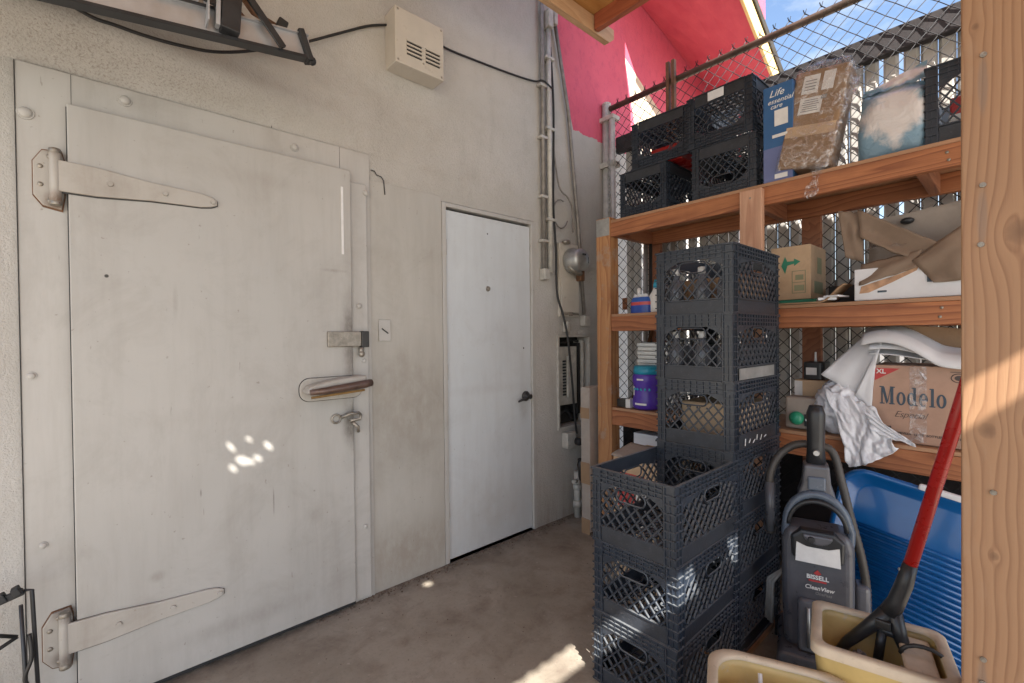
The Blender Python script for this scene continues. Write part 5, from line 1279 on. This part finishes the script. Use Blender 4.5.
hp_ = smoothpts([(-.165, .01, .48), (-.168, .01, .60), (-.165, .01, .72), (-.13, .03, .80), (-.07, .05, .845), (.0, .05, .85), (.06, .05, .83), (.09, .03, .72), (.115, .0, .60), (.15, -.01, .45), (.165, -.01, .33), (.165, -.01, .22)], 14)
m = MB(); m.tube(hp_, [.0145 + .0018 * (i % 2) for i in range(len(hp_))], 12); m.build('hose', M['hose'], va, **L)
m = MB(); m.tube([(-.165, .01, .49), (-.168, .01, .69)], [.018, .019], 14); m.build('hose_cuff', M['vac_grey'], va, **L)
m = MB(); m.bb(.125, .175, -.05, .03, .20, .36); m.build('tool_holder', M['vac_clear'], va, bevel=.015, seg=3, **L)
m = MB()
for k in range(3): m.tube([(-.155 - .01 * k, .02 + .015 * k, .10), (-.15 - .008 * k, .02 + .015 * k, .27), (-.11, .03, .33)], .007, 8)
m.build('cord', M['conduit'], va, **L)
for s_ in (-1, 1):
    m = MB(); m.cyl((s_ * .13 - .015, .12, .04), (s_ * .13 + .015, .12, .04), .04, .04, 20); m.build('wheel', M['black_rubber'], va, **L)

for ch in va.children:                                             # a slim upright body
    nm = ch.name.split('.')[0]
    if nm in ('body', 'top_panel', 'label', 'button_pad', 'loop_handle', 'loop_trim', 'neck', 'neck_plate', 'dirt_cup', 'cup_latch', 'floor_head'):
        for vv in ch.data.vertices: vv.co.x *= .86
    if nm in ('hose', 'hose_cuff', 'tool_holder'):
        for vv in ch.data.vertices: vv.co.x *= .95
# ------------------------------------------------------------------ blue tray
bt_ = thing('blue_tray', 'large blue ribbed plastic tray leaning behind the vacuum and the mop', 'tray', (2.28, .27, .02))
Mt = Matrix.Translation((2.245, .325, .045)) @ Matrix.Rotation(radians(7), 4, 'Y') @ Matrix.Rotation(radians(10), 4, 'X')
def tp(y, z, x=0): return Mt @ V(x, y, z)
TW, TH = .30, .665
o_l = rrect(-TW, TW, 0, TH, .09, 8); i_l = rrect(-TW + .05, TW - .05, .05, TH - .05, .06, 8)
m = MB(); n0 = len(o_l)
def rings(m, loops):
    vs_ = [[m.bm.verts.new(tp(y, z, x)) for (y, z) in lp_] for (lp_, x) in loops]
    for a, b in zip(vs_[:-1], vs_[1:]):
        for i in range(len(a)):
            f = m.bm.faces.new((a[i], a[(i + 1) % len(a)], b[(i + 1) % len(a)], b[i])); f.smooth = True
    m.bm.faces.new(vs_[-1])
rings(m, [(o_l, .018), (rrect(-TW - .004, TW + .004, -.004, TH + .004, .093, 8), .004), (rrect(-TW + .006, TW - .006, .006, TH - .006, .086, 8), -.004), (rrect(-TW + .018, TW - .018, .018, TH - .018, .08, 8), .006), (i_l, .050), (rrect(-TW + .06, TW - .06, .06, TH - .06, .055, 8), .054)])
m.build('tray_body', M['blue'], bt_, solid=.003)
m = MB()
for k in range(17):
    z = .075 + k * .0225
    m.tube([tp(TW - .066, z, .046), tp(-TW + .066, z, .046)], .0075, 8)
m.tube([tp(TW - .064, .07, .047), tp(TW - .064, .45, .047)], .004, 8); m.tube([tp(-TW + .064, .07, .047), tp(-TW + .064, .45, .047)], .004, 8)
m.build('ribs', M['blue'], bt_)
m = MB(); m.box(tp(-.07, TH + .004, .0), (.03, .26, .022), (Mt.to_3x3())); m.build('clip', M['paper_white'], bt_, bevel=.005)

# ------------------------------------------------------------------ yellow buckets and mop
def bucket(name, label, C, ang, lx, ly, h, r, parts=True):
    t = thing(name, label, 'bucket', (C[0], C[1], 0), ang)
    ux, uy = lx / 2, ly / 2
    def lp_(s_, d=0): return rrect(-ux * s_ - d, ux * s_ + d, -uy * s_ - d, uy * s_ + d, r, 6)
    prof = [(lp_(.80), .03), (lp_(.99, 0), h - .03), (lp_(1.0), h - .004)]
    m = MB(); vs_ = [[m.bm.verts.new((x, y, z)) for x, y in l_] for l_, z in prof]
    inn = [(lp_(1.0, -.014), h - .004), (lp_(.98, -.014), h - .03), (lp_(.80, -.014), .045)]
    vi = [[m.bm.verts.new((x, y, z)) for x, y in l_] for l_, z in inn]
    seq = vs_ + vi
    for a, b in zip(seq[:-1], seq[1:]):
        for i in range(len(a)): f = m.bm.faces.new((a[i], a[(i + 1) % len(a)], b[(i + 1) % len(a)], b[i])); f.smooth = True
    m.bm.faces.new(vs_[0][::-1]); m.bm.faces.new(vi[-1])
    m.build('tub', M['yellow'], t, local=True)
    m = MB(); A = lp_(1.0, .008); B = lp_(1.0, -.020)
    lv_ = [[m.bm.verts.new((x, y, z)) for x, y in l_] for l_, z in ((A, h - .022), (A, h + .001), (lp_(1.0, .003), h + .006), (lp_(1., -.016), h + .006), (B, h + .001), (B, h - .006))]
    for a, b in zip(lv_[:-1], lv_[1:]):
        for i in range(len(a)): f = m.bm.faces.new((a[i], a[(i + 1) % len(a)], b[(i + 1) % len(a)], b[i])); f.smooth = True
    m.build('rim', M['yellow_pale'], t, local=True)
    return t
bA = bucket('mop_bucket', 'yellow mop bucket holding the mop, beside the near post', (1.671, .283), math.atan2(-.97, .24), .31, .262, .405, .03)
m = MB(); m.prism([(.05, -.10, .39), (.125, -.10, .39), (.115, -.10, .12), (.10, -.10, .12)], (0, .20, 0)); m.build('wringer_ramp', M['yellow_pale'], bA, local=True, bevel=.01)
m = MB(); m.tube([(.10 + .05 * cos(a * pi / 8), .0, .385 + .035 * sin(a * pi / 8)) for a in range(9)], .006, 8); m.build('bail', M['dark_steel'], bA, local=True)
for (x, y) in ((-.10, -.07), (.10, -.07), (-.10, .07), (.10, .07)):
    m = MB(); m.cyl((x, y - .012, .028), (x, y + .012, .028), .028, .028, 16); m.build('caster', M['black_rubber'], bA, local=True)
bB = bucket('wringer_bucket', 'pale yellow rounded bucket at the bottom, in front of the vacuum', (1.335, .425), math.atan2(-.91, .40), .36, .27, .335, .075)
m = MB(); m.tube(smoothpts([(-.12, .09, .06), (-.11, .07, .22), (-.11, .02, .285), (-.12, -.06, .26), (-.12, -.09, .1)]), .028, 10); m.build('divider', M['yellow'], bB, local=True)
m = MB(); m.tube(smoothpts([(.0, .10, .06), (.01, .08, .24), (.01, .03, .295), (.0, -.06, .26), (.0, -.09, .1)]), .034, 10); m.build('divider', M['yellow'], bB, local=True)
m = MB(); m.tube([(-.05, .09, .32), (-.045, .02, .18)], .006, 8); m.build('wire', M['label_white'], bB, local=True)

mp = thing('mop', 'mop with a red handle and black yoke standing in the yellow bucket', 'mop', (1.74, .28, .25))
m = MB(); m.tube([(1.70, -.01, 1.66), (1.745, .225, .60)], .0165, 14); m.build('handle', M['mop_red'], mp)
m = MB(); m.tube([(1.744, .220, .625), (1.746, .234, .56), (1.748, .252, .50), (1.75, .268, .46)], [.0175, .021, .022, .026], 14)
m.tube([(1.75, .262, .475), (1.74, .315, .40), (1.73, .372, .325), (1.725, .392, .285)], [.022, .019, .015, .014], 10)
m.tube([(1.75, .262, .475), (1.748, .245, .40), (1.745, .215, .32), (1.74, .20, .285)], [.022, .019, .015, .014], 10)
m.tube([(1.745, .30, .40), (1.746, .245, .40)], .013, 8); m.tube([(1.745, .285, .40), (1.74, .296, .30)], .013, 8)
m.tube([(1.725, .395, .282), (1.74, .195, .278)], .017, 10); m.build('yoke', M['black_plastic'], mp)
m = MB(); m.bb(1.716, 1.730, .262, .298, .415, .440); m.build('yoke_label', M['dark_steel'], mp, bevel=.003)
m = MB(); m.ball((1.744, .243, .60), .006, (1, 1, 1), 8); m.build('rivet', M['galv'], mp)
hd = MB()
for k in range(46):
    u = random.random(); y = .385 - .18 * u; x = 1.728 + random.uniform(-.012, .012); s_ = random.choice((-1, 1))
    hd.tube(smoothpts([(x, y, .285), (x + s_ * .03, y + random.uniform(-.02, .02), .275 + random.uniform(0, .03)), (x + s_ * .05, y + random.uniform(-.04, .04), .20), (x + s_ * .045, y + random.uniform(-.05, .05), .09)], 4), .0042, 5)
M['mop_yarn'] = simple('grey_mop_yarn', (.42, .41, .41), .85, 0, .3, 30)
hd.build('yarn', M['mop_yarn'], mp)
m = MB(); m.tube([(2.12, .115, .25), (2.10, .10, .68)], .022, 12); m.ball((2.10, .10, .69), .027); tag(m.build('broom_grip', M['black_plastic']), 'black tool grip standing behind the timber post by the blue tray', 'tool')

# ------------------------------------------------------------------ wire cart at lower left
wc = thing('wire_cart', 'folded black wire cart leaning by the big door at lower left', 'cart', (-.22, 2.05, 0))
m = MB()
m.tube([(-.168, 2.05, 0), (-.183, 2.05, .53), (-.20, 2.05, .535)], .0055, 8); m.tube([(-.192, 2.03, 0), (-.205, 2.03, .50)], .005, 8)
m.tube([(-.52, 2.05, 0), (-.52, 2.05, .46), (-.20, 2.05, .535)], .006, 8)
m.build('frame', M['black_plastic'], wc)
m = MB()
for z0 in (.40, .24, .08):
    for s_ in (1, -1):
        m.tube([(-.215, 2.045, z0), (-.52, 2.045, z0 + s_ * .16)], .0055, 6)
m.tube(smoothpts([(-.19, 2.04, .40), (-.185, 2.03, .33), (-.20, 2.03, .27), (-.18, 2.04, .2)]), .006, 6)
m.build('wire_lattice', M['dark_steel'], wc)
m = MB()
for k in range(4): m.box((-.215 - k * .03, 2.045, .54 - k * .010), (.018, .03, .026), Matrix.Rotation(-.4, 3, 'Y'))
m.bar((-.20, 2.045, .535), (-.5, 2.045, .455), .018, .02); m.build('handle', M['black_rubber'], wc, bevel=.003)

# ------------------------------------------------------------------ grit and crumbs swept along the wall
rd = random.Random(3); m = MB()
for k in range(900):
    if k < 620: x = rd.uniform(.7, 2.7); y = 2.19 - abs(rd.gauss(0, .035)) 
    else: x = rd.uniform(.2, 2.2); y = rd.uniform(.4, 2.1)
    r_ = rd.uniform(.0012, .005 if k < 620 else .0032); a = rd.uniform(0, 6.28)
    pts = [(x + r_ * rd.uniform(.6, 1.4) * cos(a + q * 1.57), y + r_ * rd.uniform(.5, 1.2) * sin(a + q * 1.57), .0005) for q in range(4)]
    m.prism(pts, (rd.uniform(-.001, .001), rd.uniform(-.001, .001), r_ * rd.uniform(.4, 1.1)))
M['grit'] = simple('dry_grit', (.16, .12, .09), .9, 0, .5, 60)
o = m.build('floor_grit', M['grit']); o['kind'] = 'stuff'; o['label'] = 'dry dirt and crumbs scattered along the foot of the white wall'; o['category'] = 'debris'
